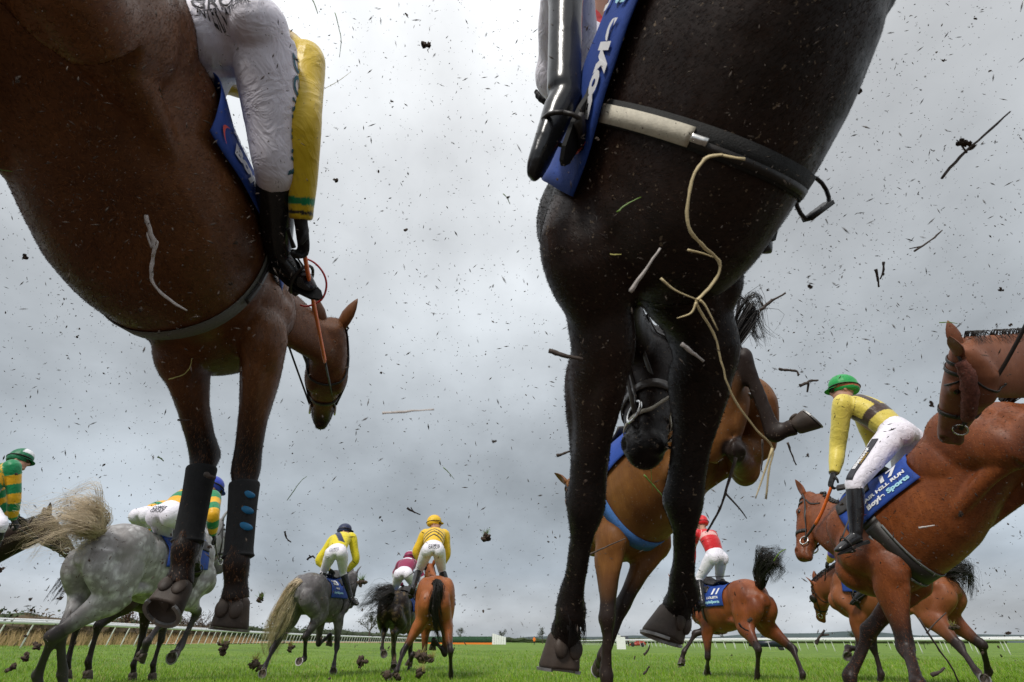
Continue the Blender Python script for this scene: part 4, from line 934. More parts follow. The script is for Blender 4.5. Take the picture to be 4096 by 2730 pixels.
def jockey(key, H, label, J, jacket, cap, breech=W_, vox=.010, face=(1, 0, 0), gloves=True, capmark=None, breechfn=None, group='jockeys in racing silks', skip=(), lat=None, peak=True, wr=1., gogs=True, skull=None, hands_on=True, arm=1.):
    S = 1.; S0 = H.S; H.S, sv = 1., H.S
    l = H.l if lat is None else unit(A(*lat))
    gs = dict(pelvis=(-.22, 0, 1.98), neck=(.20, 0, 2.14), head=(.33, 0, 2.26), le=(.22, .32, 1.86), re=(.22, -.32, 1.86), lw=(.44, .10, 1.74), rw=(.44, -.10, 1.74),
              lk=(.16, .25, 1.70), rk=(.16, -.25, 1.70), la=(-.08, .31, 1.30), ra=(-.08, -.31, 1.30), lt=(.10, .34, 1.24), rt=(.10, -.34, 1.24))
    pel = H.w(gs['pelvis']) if 'pelvis' not in J else (px(*J['pelvis']) if J['pelvis'][0] != 'l' else H.w(J['pelvis'][1:]))
    sh = pel-H.w(gs['pelvis'])
    def P(k, parent, L):
        sp = J.get(k); g = H.w(gs[k])+sh
        if sp is None: return parent+unit(g-parent)*L
        if sp[0] == 'l': return parent+unit(H.w(sp[1:])-parent)*L
        if len(sp) == 3: return px(*sp)
        p, miss = onray(sp[0], sp[1], parent, L, g)
        if miss > 1.05: print('MISS jockey', key, k, round(miss, 2))
        return p
    nk = P('neck', pel, .50); hdp = P('head', nk, .20)
    sp_ = unit(nk-pel); l = unit(l-sp_*(l@sp_)); dors = np.cross(l, sp_); dors = dors if dors@H.u > 0 else -dors     # back of the body
    R = {}
    for q, a in ((1, 'l'), (-1, 'r')):
        R[a+'s'] = nk-sp_*.05+l*q*.175; R[a+'e'] = P(a+'e', R[a+'s'], .30); R[a+'w'] = P(a+'w', R[a+'e'], .26)
        R[a+'h'] = pel+l*q*.095-dors*.02; R[a+'k'] = P(a+'k', R[a+'h'], .43); R[a+'a'] = P(a+'a', R[a+'k'], .42); R[a+'t'] = P(a+'t', R[a+'a'], .20)
    root = empty('person', tuple(pel)); tag(root, label, 'person', group)
    fwd = unit(A(*face)) if not isinstance(face, str) else H.f
    # jacket
    B = Body()
    def at(t, u=0): return pel+sp_*.5*t+dors*u
    B.limb([at(.13, .0), at(.3, .025), at(.55, .045), at(.78, .035), at(.95, .0), at(1.05, -.01)], [(.155, .11), (.165, .12), (.18, .13), (.185, .125), (.14, .09), (.07, .065)],
           [(0, 0, 0), (.2, 0, 0), (.5, 0, 0), (.75, 0, 0), (.95, 0, 0), (1, 0, 0)], side=l)
    for a in 'lr':
        s0, e, w0 = R[a+'s'], R[a+'e'], R[a+'w']; wend = w0
        B.limb([.55*s0+.45*at(.9), s0, .5*s0+.5*e, e, .5*e+.5*w0+(-H.u)*.008, wend], [.085*arm, .082*arm, .074*arm, .066*arm, .060*arm, .040], [(0, 1, 0), (.0, 1, 0), (.27, 1, 0), (.53, 1, 0), (.77, 1, 0), (1, 1, 0)], n=16)
    if 'jacket' not in skip:
        B.skin('jacket', vox, it=4, valsm=2); wrinkle(B, .0019*wr, 17, len(label))
        loc = B.co-pel; lc = np.array([loc@l, loc@sp_/.5, loc@dors]).T
        B.val = np.array([jacket(v, p) for v, p in zip(B.val, lc)]); link('jacket', B.commit(), SILK, root)
    # breeches
    B = Body()
    B.limb([at(.30, .0), at(.12, .01), at(-.06, .0), at(-.16, -.03)], [(.145, .10), (.165, .125), (.165, .125), (.11, .08)], (0, 0, 0), side=l)
    for a in 'lr':
        h, k, an = R[a+'h'], R[a+'k'], R[a+'a']
        B.blob(h-sp_*.03+dors*.03, sp_*.12, l*.095, dors*.11, (0, 0, 0))
        B.limb([h, h+.3*(k-h), h+.7*(k-h), k, k+.18*(an-k)], [.105, .100, .080, .066, .060], [(0, 1, 0), (.3, 1, 0), (.7, 1, 0), (1, 1, 0), (1.2, 1, 0)], n=18)
    B.skin('breeches', vox, it=4, valsm=2); wrinkle(B, .0018*wr, 15, 11)
    loc = B.co-pel; lc = np.array([loc@l, loc@sp_/.5, loc@dors]).T
    B.val = np.array([breechfn(v, p) if breechfn else breech for v, p in zip(B.val, lc)]); br = link('breeches', B.commit(), WHITEC, root); brtree = B.bvh()
    # boots
    for q, a in ((1, 'l'), (-1, 'r')):
        if a+'boot' in skip: continue
        k, an, to = R[a+'k'], R[a+'a'], R[a+'t']; d = unit(an-k); f = unit(to-an)
        B = Body(); heel = an+d*.035-f*.035
        B.limb([k+d*.045, k+d*.10, k+d*.2, k+d*.32, an], [.064, .064, .060, .047, .044], (0, 0, 0), n=16)
        B.limb([heel, an+d*.03+f*.03, an+f*.11+d*.045, to+d*.055-f*.015, to+d*.058+f*.02], [(.036, .04), (.040, .042), (.042, .030), (.038, .022), (.022, .012)], (0, 0, 0), n=14, side=np.cross(f, d))
        B.skin('boot', min(vox, .009), it=3); bo = link('boot', B.commit(), BOOT, root)
        g = Geo(); s = unit(np.cross(f, d)); up = np.cross(s, f); up = up if up@d < 0 else -up; b0 = an-up*.068
        Rg = []
        for x, wd in ((-.055, .022), (-.03, .034), (.03, .030), (.08, .040), (.14, .041), (.19, .030), (.215, .010)):
            c = b0+f*x-up*.004*(x > .02); Rg.append([c+s*wd, c-s*wd, c-s*wd-up*(.022 if x < .03 else .010), c+s*wd-up*(.022 if x < .03 else .010)])
        g.rings(Rg); link('boot_sole', g, SOLE, bo, smooth=False)
        R[a+'foot'] = (an+f*.12-up*.055, f, s, -up)
    # bare body: neck, head, and slim limbs under the clothes
    u = unit(hdp-nk); fw = unit(fwd-H.u*(fwd@H.u)*.3); hu = unit(H.u*.0+A(0, 0, 1)*.7+u*.5); fw = unit(fw-hu*(fw@hu)); hl_ = np.cross(hu, fw)
    B = Body(); Hd = lambda f_, s_, u_: hdp+fw*f_+hl_*s_+hu*u_
    B.limb([at(.5), nk-u*.03, nk+u*.05, hdp-hu*.04-fw*.02], [.09, .06, .055, .055], (0, 0, 0), n=14)
    B.blob(Hd(0, 0, .02), fw*.095, hl_*.074, hu*.105, (0, 0, 0)); B.blob(Hd(.03, 0, -.06), fw*.065, hl_*.058, hu*.06, (0, 0, 0))
    B.blob(Hd(.10, 0, -.025), fw*.022, hl_*.014, hu*.026, (0, 0, 0)); B.blob(Hd(.075, 0, -.095), fw*.028, hl_*.028, hu*.02, (0, 0, 0)); B.blob(Hd(.088, 0, -.066), fw*.012, hl_*.022, hu*.008, (0, 0, 0))
    for q in (1, -1): B.blob(Hd(-.01, q*.076, -.02), fw*.02, hl_*.009, hu*.032, (0, 0, 0))
    B.limb([at(1.), at(.5), at(0)], [.06, .10, .09], (0, 0, 0), n=12)
    for a in 'lr':
        B.limb([at(.92), R[a+'s'], R[a+'e'], R[a+'w']], [.045, .038, .03, .022], (0, 0, 0), n=10); 'legs' in skip or B.limb([at(0), R[a+'h'], R[a+'k'], R[a+'a']], [.06, .05, .022, .018], (0, 0, 0), n=10)
    B.skin('body', .009, it=3); link('body', B.commit(), SKIN, root)
    # helmet with silk cover, peak, strap and goggles
    if 'helmet' not in skip:
        B = Body(); c = Hd(-.012, 0, .048); B.blob(c, fw*.128, hl_*.105, hu*.112, (0, 0, 0)); B.blob(c-hu*.03-fw*.02, fw*.115, hl_*.104, hu*.085, (0, 0, 0))
        B.skin('helmet', .008, it=2); k = ((B.co-c)@hu < -.075); B.co[k] += np.outer(-.075-(B.co[k]-c)@hu, hu)*.9
        lc = np.array([(B.co-c)@fw, (B.co-c)@hl_, (B.co-c)@hu]).T
        B.val = np.array([(capmark(p) if capmark else None) or cap for p in lc]); he = link('helmet', B.commit(), CAPS, root)
        if peak:
            g = Geo(); R2 = []
            for x in np.linspace(-1.0, 1.0, 9):
                p = c+fw*.115*cos(x)+hl_*.10*sin(x)-hu*.035; o_ = p+(fw*cos(x*.5)*.055*cos(x*1.3)-hu*.012); R2.append([p, o_, o_-hu*.004, p-hu*.006])
            g.rings(R2); link('peak', g, SILKV(cap), he)
        if gogs:
            g = Geo(); an = np.linspace(0, 2*pi, 28)
            g.tube([c+fw*.128*cos(x)*1.01+hl_*.108*sin(x)-hu*(.030-.0*cos(x)) for x in an], [(.004, .012)]*28, n=6, k=1, side=hu if False else None); link('goggle_strap', g, BAND, he)
            g = Geo(); g.ball(Hd(.088, 0, .0), fw*.022, hl_*.062, hu*.026, 14, 8); link('goggles', g, GOG, he)
    if gloves:
        for q, a in ((1, 'l'), (-1, 'r')):
            if a+'glove' in skip: continue
            w0 = R[a+'w']; d = unit(unit(w0-R[a+'e'])*.6+H.f*.5-H.u*.2); glove(root, w0, d, H.u*.6+H.l*q*.8, 1.0, thumbside=-q)
            R[a+'hand'] = w0+d*.10-H.u*.02
    else: R['lhand'], R['rhand'] = R['lw'], R['rw']
    H.S = sv; R.update(root=root, pel=pel, sp=sp_, l=l, dors=dors, br=br, brtree=brtree, nk=nk); return R
_SV = {}
def SILKV(c):
    k = tuple(round(x, 3) for x in c)
    if k not in _SV: _SV[k] = simple('cap_peak_%d' % len(_SV), c, .5, .05)
    return _SV[k]
def seat_text(R, words, size, t, u=0, m=None, mats=None, tilt=0.):
    """print on the seat of the breeches, seen from behind"""
    bk = unit(R['dors']*.75-R['sp']*.65); rt = -R['l']; up = np.cross(bk, rt); up = up if up@R['sp'] > 0 else -up; c = R['pel']+R['sp']*t
    def mf(x, y):
        o = c+rt*(x+u)+up*y+bk*.4; h = R['brtree'].ray_cast(Vector(o), Vector(-bk)); return np.array(h[0])+bk*.004 if h[0] is not None else c+rt*(x+u)+up*y+bk*.1
    link('lettering', text_geo(words, mf, size, bold=.0005), mats, R['br'], smooth=False)
def line_text(R, words, size, a, b, out, mats, spacing=1., bold=.002, flip=1, off=.004):
    """print running along a thigh from a to b"""
    dr = unit(b-a); up = np.cross(out, dr)*flip; c = (a+b)/2
    def mf(x, y):
        o = c+dr*x+up*y+out*.35; h = R['brtree'].ray_cast(Vector(o), Vector(-out)); return np.array(h[0])+out*off if h[0] is not None else c+dr*x+up*y+out*.06
    link('lettering', text_geo(words, mf, size, bold=bold, spacing=spacing), mats, R['br'], smooth=False)
# ------------------------------------------------------------------ silks and riders
YEL = (.68, .47, .012); LEM = (.72, .58, .10); GRN = (.0, .22, .075); GOLD = (.80, .42, .01); BRN = (.065, .038, .028); NAVY = (.012, .022, .075)
MAR = (.26, .012, .07); RED = (.62, .012, .02); PINK = (.75, .40, .38); BLK = (.014, .014, .014); BLUE = (.02, .05, .42)
INK = simple('dark_print', (.03, .03, .04), .7); TEAL = simple('teal_print', (.02, .12, .17), .7); REDP = simple('red_print', (.6, .04, .04), .7); GREYP = simple('grey_print', (.40, .40, .46), .7)
def hoops(v, p):
    k = (v[0]*6.0+.25) if v[1] < .5 else (v[0]*6.5)
    return GRN if int(k) % 2 == 0 else GOLD
def j1(v, p): return BLK if v[1] > .5 and .955 < v[0] < .975 else GRN if v[1] > .5 and .885 < v[0] < .925 else ((.50, .30, .012) if v[1] < .5 else YEL)
def j5(v, p):
    if v[1] < .5 and (.30 < v[0] < .48 or (abs(abs(p[0])-.10) < .035 and v[0] > .30)): return BRN
    return LEM if not (v[1] > .5 and v[0] > .98) else (.30, .22, .03)
def j9(v, p): return NAVY if v[1] < .5 and abs(p[0]+.0-(p[1]-.6)*.25) < .05 and v[0] > .25 else (.75, .62, .02)
def j10(v, p): return W_ if (v[1] < .5 and .62 < v[0] < .8 and abs(p[0]) < .09) or (v[1] > .5 and .45 < v[0] < .9) else MAR
def j11(v, p):
    c = (p[1]*.5-.0)+abs(p[0])*.55
    return BLK if v[1] < .5 and any(abs(c-x) < .014 for x in (.20, .275, .35)) else (.80, .50, .02)
def j12(v, p): return PINK if (v[1] < .5 and .58 < v[0] < .74) or (v[1] > .5 and .28 < v[0] < .44) else RED
def j13(v, p): return (.09, .07, .40) if .3 < v[0] < .62 and v[1] > .5 else (.80, .55, .02)
JJ = {}
if 1 in HH:
    R = JJ[1] = jockey('j1', HH[1], 'jockey in a yellow jacket and white breeches on the leaping dark bay', dict(pelvis=(940, 165, 1.92), neck=(1055, 285, 2.18), head=(1125, 505, 2.45), re=(1218, 505, 1.95), rw=(1203, 880, 1.98), rk=(1098, 675), ra=(1114, 1010, 2.12), rt=(1240, 1097, 2.10), le=('l', .3, .3, 1.75), lk=('l', .12, .30, 1.7), la=('l', -.05, .36, 1.3), lt=('l', .12, .38, 1.25)),
        j1, (.60, .42, .02), vox=.0075, face=(.2, .9, -.5), capmark=lambda p: None, wr=.6, arm=.86)
    for i, (w_, s, t) in enumerate((('COMER', .062, .0), ('GROUP', .062, -.055), ('INTERNATIONAL', .022, -.095))): seat_text(R, w_, s, t, .03, mats=INK)
    o = unit(-R['l']*1.0+R['dors']*.2); line_text(R, 'DORNAN', .085, R['rh']+.30*(R['rk']-R['rh']), R['rk'], o, TEAL, 1.15, flip=1)
if 2 in HH:
    R = JJ[2] = jockey('j2', HH[2], 'jockey astride the dark brown leaping horse, only a black boot in sight', dict(pelvis=('l', -.25, 0, 1.95), neck=('l', -.75, 0, 2.30), head=('l', -.9, 0, 2.5), le=('l', -.5, .15, 2.1), re=('l', -.5, -.15, 2.1), lw=('l', -.3, .05, 2.1), rw=('l', -.3, -.05, 2.1), lk=(2268, -250, 1.68), la=(2256, 368, 1.42), lt=(2140, 610, 1.36), ra=('l', -.05, -.30, 1.3)), lambda v, p: RED, RED, W_, vox=.010, skip=('legs',))
if 5 in HH:
    R = JJ[5] = jockey('j5', HH[5], 'jockey in a pale yellow jacket with brown braces and green cap', dict(pelvis=(3600, 1740, 4.75), neck=(3390, 1625), head=(3372, 1562), le=(3350, 1790), lw=(3336, 1895), lk=(3420, 1930, 4.36), la=(3424, 2135, 4.20), lt=(3350, 2168, 4.16)),
        j5, (.01, .33, .07), vox=.009, face=(-.9, .35, -.15), capmark=lambda p: (.50, .09, .04) if -.052 < p[2] < -.036 else None)
    o = unit(R['l']+R['sp']*.2); a, b = R['lh']+.22*(R['lk']-R['lh']), R['lk']
    g = Geo(); dr = unit(b-a); up = np.cross(o, dr); rows = []
    for t in np.linspace(0, 1, 14):
        row = []
        for y in np.linspace(-.035, .035, 5):
            c = a+(b-a)*t+up*y; h = R['brtree'].ray_cast(Vector(c+o*.35), Vector(-o)); row.append(np.array(h[0])+o*.006 if h[0] is not None else c+o*.07)
        rows.append(row)
    gg, _, _ = grid_geo(np.array(rows), .002, R['pel']); link('side_stripe', gg, INK, R['br'])
    line_text(R, 'BERMINGHAM', .046, b, a, o, WHITE_T, 1.0, off=.014); line_text(R, 'CAMERAS', .028, b-np.cross(o, unit(a-b))*.026, a-np.cross(o, unit(a-b))*.026, o, simple('gold_print', (.45, .28, .04), .7), 1.4, bold=.001, off=.014)
if 7 in HH:
    R = JJ[7] = jockey('j7', HH[7], 'jockey in green and gold hoops with a bright blue cap on the dappled grey', dict(pelvis=(668, 2062, 5.95), neck=(815, 1985), head=(850, 1958), re=(852, 2060), rw=(852, 2138), rk=(800, 2125), ra=(785, 2235), rt=(790, 2280)),
        hoops, BLUE, vox=.010, face=(.7, .7, -.2))
    for w_, s, t in (('COMER', .052, .035), ('GROUP', .052, -.015), ): seat_text(R, w_, s, t, mats=INK)
if 8 in HH:
    R = JJ[8] = jockey('j8', HH[8], 'jockey in green and gold hoops with a green and white cap at the left edge', dict(pelvis=(-95, 2030, 6.1), neck=(25, 1872), head=(80, 1845), re=(56, 1990), rw=(52, 2078), rk=(2, 2100)),
        hoops, (.0, .15, .06), vox=.010, face=(.95, .3, -.2), capmark=lambda p: (.75, .75, .78) if p[0] > .02 and p[2] > .02 and p[1] < .05 else None)
if 9 in HH:
    R = JJ[9] = jockey('j9', HH[9], 'jockey in a lemon jacket with navy sash and navy cap on the iron grey', dict(pelvis=(1345, 2212, 9.75), neck=(1372, 2150), head=(1380, 2128), le=(1275, 2243), re=(1424, 2240), lw=(1318, 2280), rw=(1390, 2284), lk=(1296, 2284), rk=(1372, 2290), ra=(1403, 2390)), j9, NAVY, vox=.012)
    for w_, s, t in (('COMER', .05, .04), ('GROUP', .05, -.005)): seat_text(R, w_, s, t, mats=GREYP)
if 10 in HH:
    R = JJ[10] = jockey('j10', HH[10], 'jockey in maroon silks with a white star on the mud caked horse', dict(pelvis=(1614, 2298, 11.3), neck=(1637, 2253), head=(1641, 2234), le=(1580, 2300)), j10, MAR, vox=.012, capmark=lambda p: W_ if p[2] > .07 else None)
if 11 in HH:
    R = JJ[11] = jockey('j11', HH[11], 'jockey in yellow with black chevrons and a red star cap', dict(pelvis=(1732, 2200, 9.3), neck=(1740, 2132), head=(1739, 2096), le=(1664, 2209), re=(1788, 2217), lk=(1675, 2284), rk=(1768, 2284), la=(1655, 2345)), j11, (.80, .50, .02), vox=.011, capmark=lambda p: RED if p[2] > .05 and abs(p[1]) < .05 else None)
    for w_, s, t in (('COMER', .055, .05), ('GROUP', .055, .0)): seat_text(R, w_, s, t, .02, mats=INK)
if 12 in HH:
    R = JJ[12] = jockey('j12', HH[12], 'jockey in red with a pink band standing in white breeches', dict(pelvis=(2866, 2228, 9.6), neck=(2814, 2130), head=(2806, 2098), le=(2770, 2186), lw=(2772, 2258), lk=(2797, 2316), rk=(2878, 2312)), j12, RED, vox=.011, face=(-.4, .9, 0))
if 13 in HH:
    R = JJ[13] = jockey('j13', HH[13], 'jockey in a yellow and blue jacket hidden behind the number 17 horse', dict(pelvis=('l', -.3, 0, 1.85)), j13, (.80, .55, .02), vox=.013)
if 14 in HH:
    R = JJ[14] = jockey('j14', HH[14], 'second jockey in green and gold hoops, beyond the dappled grey rump', dict(pelvis=(575, 2065, 8.3)), hoops, BLUE, vox=.013)

def hands(k): return (JJ[k].get('lhand'), JJ[k].get('rhand')) if k in JJ else None
def foot_irons(k, sides='lr'):
    for a in sides:
        if a+'foot' in JJ[k]:
            c, f, s, dn = JJ[k][a+'foot']; stirrup(HH[k], HH[k].root, c, f, dn, s, strap_to=HH[k].w(-.05, (.24 if a == 'l' else -.24), 1.42))
for k, H in HH.items():
    if k == 1:
        girth(H, WEB, -.10, .06, extra=[(-.005, .03, 190, 235, LEATHER, .014)])
        saddle(H, text=[(-1, -.41, -15, .085, 'Boyle', WHITE_T, .005, 0), (-1, -.17, -15, .085, 'Sports', CYAN_T, .005, 0), (-1, -.45, -1, .055, 'MUST', WHITE_T, .003, 0), (-1, -.545, -15, .05, '(', RED_T, 0, 0)], x0=-.61, a0=-24, a1=207, flare=.02)
        bridle(H, LEATHER, hands(1), ORANGE, .55); mane(H, HAIRB); foot_irons(1)
        for nm, tabs in (('lf', 0), ('rf', 1)):
            j0, j1_, j2, j3, cor, pd, fr_ = H.leg[nm]; a = unit(j3-j2); L = np.linalg.norm(j3-j2); sd = unit(np.cross(fr_, a))
            g = Geo(); g.tube([j2+a*.05, j2+a*.06, j2+a*L*.45, j2+a*L*.86, j2+a*L*.93, j2+a*L*.95], [.046, .055, .050, .049, .055, .046], n=20, k=4)
            bo = link('leg_boot', g, simple('black_neoprene', (.016, .016, .017), .85, .3, 30, .5, 160), H.root)
            if tabs:
                for i in range(3):
                    c = j2+a*L*(.30+.17*i)+A(.032, -.038, 0); g = Geo(); g.ball(c, A(.027, .006, -.008), A(0, .007, .0), A(.003, 0, .012), 12, 8); link('strap_tab', g, simple('blue_rubber', (.01, .17, .36), .5), bo)
    elif k == 2:
        girth(H, GIRTHB, -.06, .055, extra=[(.004, .040, -8, -60, PALEWEB, .007), (.004, .016, -60, -65, METAL, .009), (.012, .018, -40, -150, LEATHER, .006)])
        saddle(H, text=[(1, -.14, -13, .095, 'Boyle', WHITE_T, .005, 0), (1, -.40, -13, .095, 'Sports', CYAN_T, .005, 0), (1, -.34, 3, .07, 'UME', WHITE_T, .004, 0), (1, .01, -14, .05, '(', RED_T, 0, 0)], x0=-.56, a0=-24, a1=205, flare=.02)
        bridle(H, simple('highlight_grey_leather', (.10, .085, .075), .32, .3, 30), hands(2), white=True)  # strap highlights put into the leather as a greyer colour
        foot_irons(2, 'l')
        for nm in ('lf', 'rf'):
            j0, j1_, j2, j3, cor, pd, fr_ = H.leg[nm]; g = Geo(); rn = random.Random(4)
            for i in range(70):
                b = j3-fr_*.035+H.l*rn.uniform(-.03, .03)+unit(pd)*rn.uniform(-.02, .03); strands(g, None, lambda r, b=b: [b, b-fr_*.02+pd*.02, b-fr_*rn.uniform(.02, .04)+pd*rn.uniform(.04, .08)], 1, .0022, rn, 5)
            link('fetlock_hair', g, HAIRB, H.root)
        rs = px(3250, 800, 1.62); stirrup(H, H.root, rs, AF*.9-AX*.3, A(.3, 0, -1), AX*.8+AU*.5, r=.06, strap_to=H.w(-.05, -.27, 1.3))
    elif k == 3: girth(H, BLUEWEB, .0, .10); saddle(H); bridle(H)
    elif k == 5:
        girth(H, LEATHER, -.02, .125, extra=[(-.062, .016, -10, -170, PIPE, .010), (.062, .016, -10, -170, PIPE, .010)])
        saddle(H, text=[(1, -.31, 38, .18, '17', WHITE_T, .008, 0), (1, -.25, 21, .062, 'FAIR HILL RUN', WHITE_T, .003, 0), (1, -.155, 9, .075, 'Boyle', WHITE_T, .004, 0), (1, -.35, 9, .075, 'Sports', CYAN_T, .004, 0), (1, -.05, 9, .04, '(', RED_T, 0, 0)], x0=-.49, x1=.14, a0=-3, a1=183)
        bridle(H, LEATHER, hands(5), ORANGE, .66); mane(H, HAIRB, n=14); foot_irons(5, 'l')
    elif k == 6:
        girth(H, LEATHER); bridle(H, LEATHER, (px(4180, 1150, 3.05), px(4200, 1150, 3.7)), sheep=True); mane(H, HAIRB, 1, hang=.05)
    else:
        girth(H, LEATHER, -.02, .08)
        tx = {9: [(-1, -.34, 44, .20, '23', WHITE_T, .012, 0), (-1, -.34, 22, .06, 'ABLE', WHITE_T, .003, 0), (-1, -.34, 8, .07, 'BoyleSports', CYAN_T, .003, 0)], 12: [(1, -.36, 38, .22, '11', WHITE_T, .012, 0), (1, -.34, 17, .075, 'LOLEITA', WHITE_T, .003, 0), (1, -.33, 4, .08, 'BoyleSports', CYAN_T, .004, 0)],
              11: [(1, -.34, 35, .16, '8', WHITE_T, .01, 0)], 13: [(1, -.25, 10, .09, 'BoyleSports', CYAN_T, .004, 0)]}.get(k, ())
        saddle(H, text=tx, x0=-.60 if k in (9, 12) else -.5, a0=-8, a1=188); bridle(H, LEATHER, hands(k), hood=(k == 13)); 
        if k in JJ: foot_irons(k)
        if k in (8, 12, 13): mane(H, HAIRB, 1, hang=.09)
        elif k in (7, 9): mane(H, HAIRG, 1, hang=.08)
def dock(H): return H.w(-1.15, 0, 1.445)
def D(H): return proj(dock(H))[2]
for k, H in HH.items():
    if k in (1, 2): tail(H, H.root, HAIRB, [dock(H), H.w(-1.35, 0, 1.5), H.w(-1.7, 0, 1.45), H.w(-2., 0, 1.35)], [.03, .06, .09, .1], 120, .004, k); continue
    z = D(H); T = {3: ([(2985, 1275, 0), (3010, 1225, .05), (3030, 1290, .1), (3040, 1380, .1)], [.03, .06, .09, .10, .10], 260, .003, HAIRB),
      7: ([(372, 2098, -.1), (315, 2068, -.2), (245, 2100, -.25), (185, 2175, -.2)], [.04, .11, .19, .24, .22], 1300, .0022, HAIRC),
      9: ([(1165, 2365, -.1), (1118, 2470, -.2), (1092, 2560, -.2), (1083, 2645, -.15)], [.04, .08, .14, .13, .08], 700, .0032, HAIRC),
      10: ([(1560, 2375, -.05), (1515, 2395, -.1), (1480, 2420, -.1), (1462, 2460, -.1)], [.04, .12, .2, .24, .22], 420, .004, HAIRB),
      11: ([(1752, 2345, -.12), (1742, 2430, -.2), (1752, 2505, -.2), (1772, 2568, -.15)], [.05, .075, .085, .09, .10], 560, .004, HAIRB),
      12: ([(3040, 2290, -.05), (3072, 2225, -.08), (3098, 2248, -.05), (3078, 2290, 0.), (3062, 2250, 0)], [.05, .08, .13, .14, .13, .10], 600, .0035, HAIRB),
      13: ([(3795, 2285, -.05), (3850, 2285, -.1), (3868, 2335, -.1), (3862, 2385, -.1)], [.04, .09, .12, .12, .10], 520, .0035, HAIRB)}.get(k)
    if T: tail(H, H.root, T[4], [dock(H)]+[px(x, y, z+e) for x, y, e in T[0]], T[1], T[2], T[3], k, 1.2)
    else: tail(H, H.root, HAIRB, [dock(H), H.w(-1.35, 0, 1.45), H.w(-1.55, 0, 1.2), H.w(-1.65, 0, .9)], [.03, .06, .09, .08], 160, .005, k)
if 1 in HH:
    g = Geo(); g.tube([px(x*1.7407, y*1.7407, 2.5) for x, y in ((690, 590), (722, 604), (744, 630), (750, 660), (738, 690), (708, 704), (690, 702))], [(.0045, .0025)]*7, n=6, k=4); link('rein_loop', g, REDLINE, HH[1].root)
for k, a, b, lab in ((10, (1604, 2326, 11.0), (1658, 2288, 11.2), 'thin black whip held across the white breeches of the maroon jockey'), (12, (2826, 2309, 9.5), (2920, 2305, 9.3), 'thin dark whip held level behind the red jockey'), (1, (1150, 915, 2.0), (1175, 990, 2.05), 'dark whip handle in the glove of the yellow sleeved jockey')):
    if k in HH:
        a, b = px(*a), px(*b); g = Geo(); g.tube([a, a+(b-a)*.15, (a+b)/2, b], [.010, .008, .006, .009], n=7, k=2); tag(link('whip', g, WHIP), lab, 'whip')
# ------------------------------------------------------------------ flying mud, twigs, straw and grass
MUD = simple('wet_mud', (.065, .042, .028), .85, .5, 60, .5, 200); SPECK = simple('mud_speck', (.07, .052, .040), .9, .55, 4); TWIGD = simple('dark_twig', (.075, .055, .045), .75, .4, 30, .3, 150); TWIGP = simple('pale_peeled_twig', (.50, .45, .42), .7, .35, 30, .3, 150)
STRAW = simple('cream_straw', (.62, .50, .28), .6, .25, 25, .2, 150); BLADE = simple('torn_grass_blade', (.12, .22, .02), .5, .3, 20); ROOT = simple('yellow_grass_root', (.40, .36, .10), .7, .3, 20)
rn = random.Random(42)
def V3(p): return tuple(x*1.7407 for x in p[:2])
def pts(P, d, dd=0.):
    n = len(P); return [px(*V3(p), d+dd*i/max(n-1, 1)) for i, p in enumerate(P)]
def stick(name, label, cat, P, d, r, mat, dd=.0, group=None, forks=(), k=4):
    """P in picture units (2353 wide), r in millimetres"""
    Q = pts(P, d, dd); n = len(Q); root = Geo(); rr = [r*.001*(1.1-.5*i/(n-1)) for i in range(n)]
    if k > 1 and name == 'twig': 
        Q = [q+A(rn.gauss(0, 1), rn.gauss(0, 1), rn.gauss(0, 1))*r*.0006 for q in Q]
    Q2 = catmull(Q, k); w_ = np.interp(np.linspace(0, 1, len(Q2)), np.linspace(0, 1, n), rr); w_ = [x*rn.uniform(.78, 1.2) for x in w_]; fl = .45 if name != 'twig' else .9
    root.tube([q+A(rn.gauss(0, 1), rn.gauss(0, 1), rn.gauss(0, 1))*x*.16 for q, x in zip(Q2, w_)], [(x, x*fl) for x in w_], n=7, k=1)
    for F in forks: q = pts(F, d+dd*.5); root.tube(q, [r*.0007, r*.0005, r*.0003][:len(q)] if len(q) < 4 else [r*.0007]*len(q), n=6, k=k)
    return tag(link(name, root, mat), label, cat, group)
stick('straw_stalk', 'long pale bent straw stalk flying in front of the dark brown chest', 'straw', [(1712, 367), (1640, 358), (1604, 384), (1583, 450), (1582, 520), (1612, 562), (1652, 602), (1646, 640), (1612, 682), (1600, 700), (1640, 765), (1662, 850), (1688, 920), (1738, 988), (1775, 1030), (1766, 1085), (1760, 1148)], 1.02, 3.6, STRAW, .06,
      forks=[[(1518, 640), (1552, 668), (1604, 690)], [(1600, 695), (1588, 720), (1556, 732)], [(1608, 690), (1622, 705), (1650, 760)], [(1775, 1030), (1752, 1100), (1736, 1146)], [(1580, 575), (1612, 582), (1640, 592)]])
stick('twig', 'pale crooked twig flying in front of the dark bay belly', 'twig', [(337, 492), (346, 548), (354, 582), (342, 622), (350, 655), (392, 690), (432, 713)], 1.55, 5.5, TWIGP, forks=[[(350, 590), (362, 560), (358, 552)], [(349, 570), (340, 545), (338, 535)]])
stick('twig', 'long straight dark stick flying at the upper right', 'twig', [(2165, 413), (2210, 360), (2262, 308), (2318, 257)], 1.3, 3.4, TWIGD, forks=[[(2222, 352), (2206, 330), (2198, 322)]])
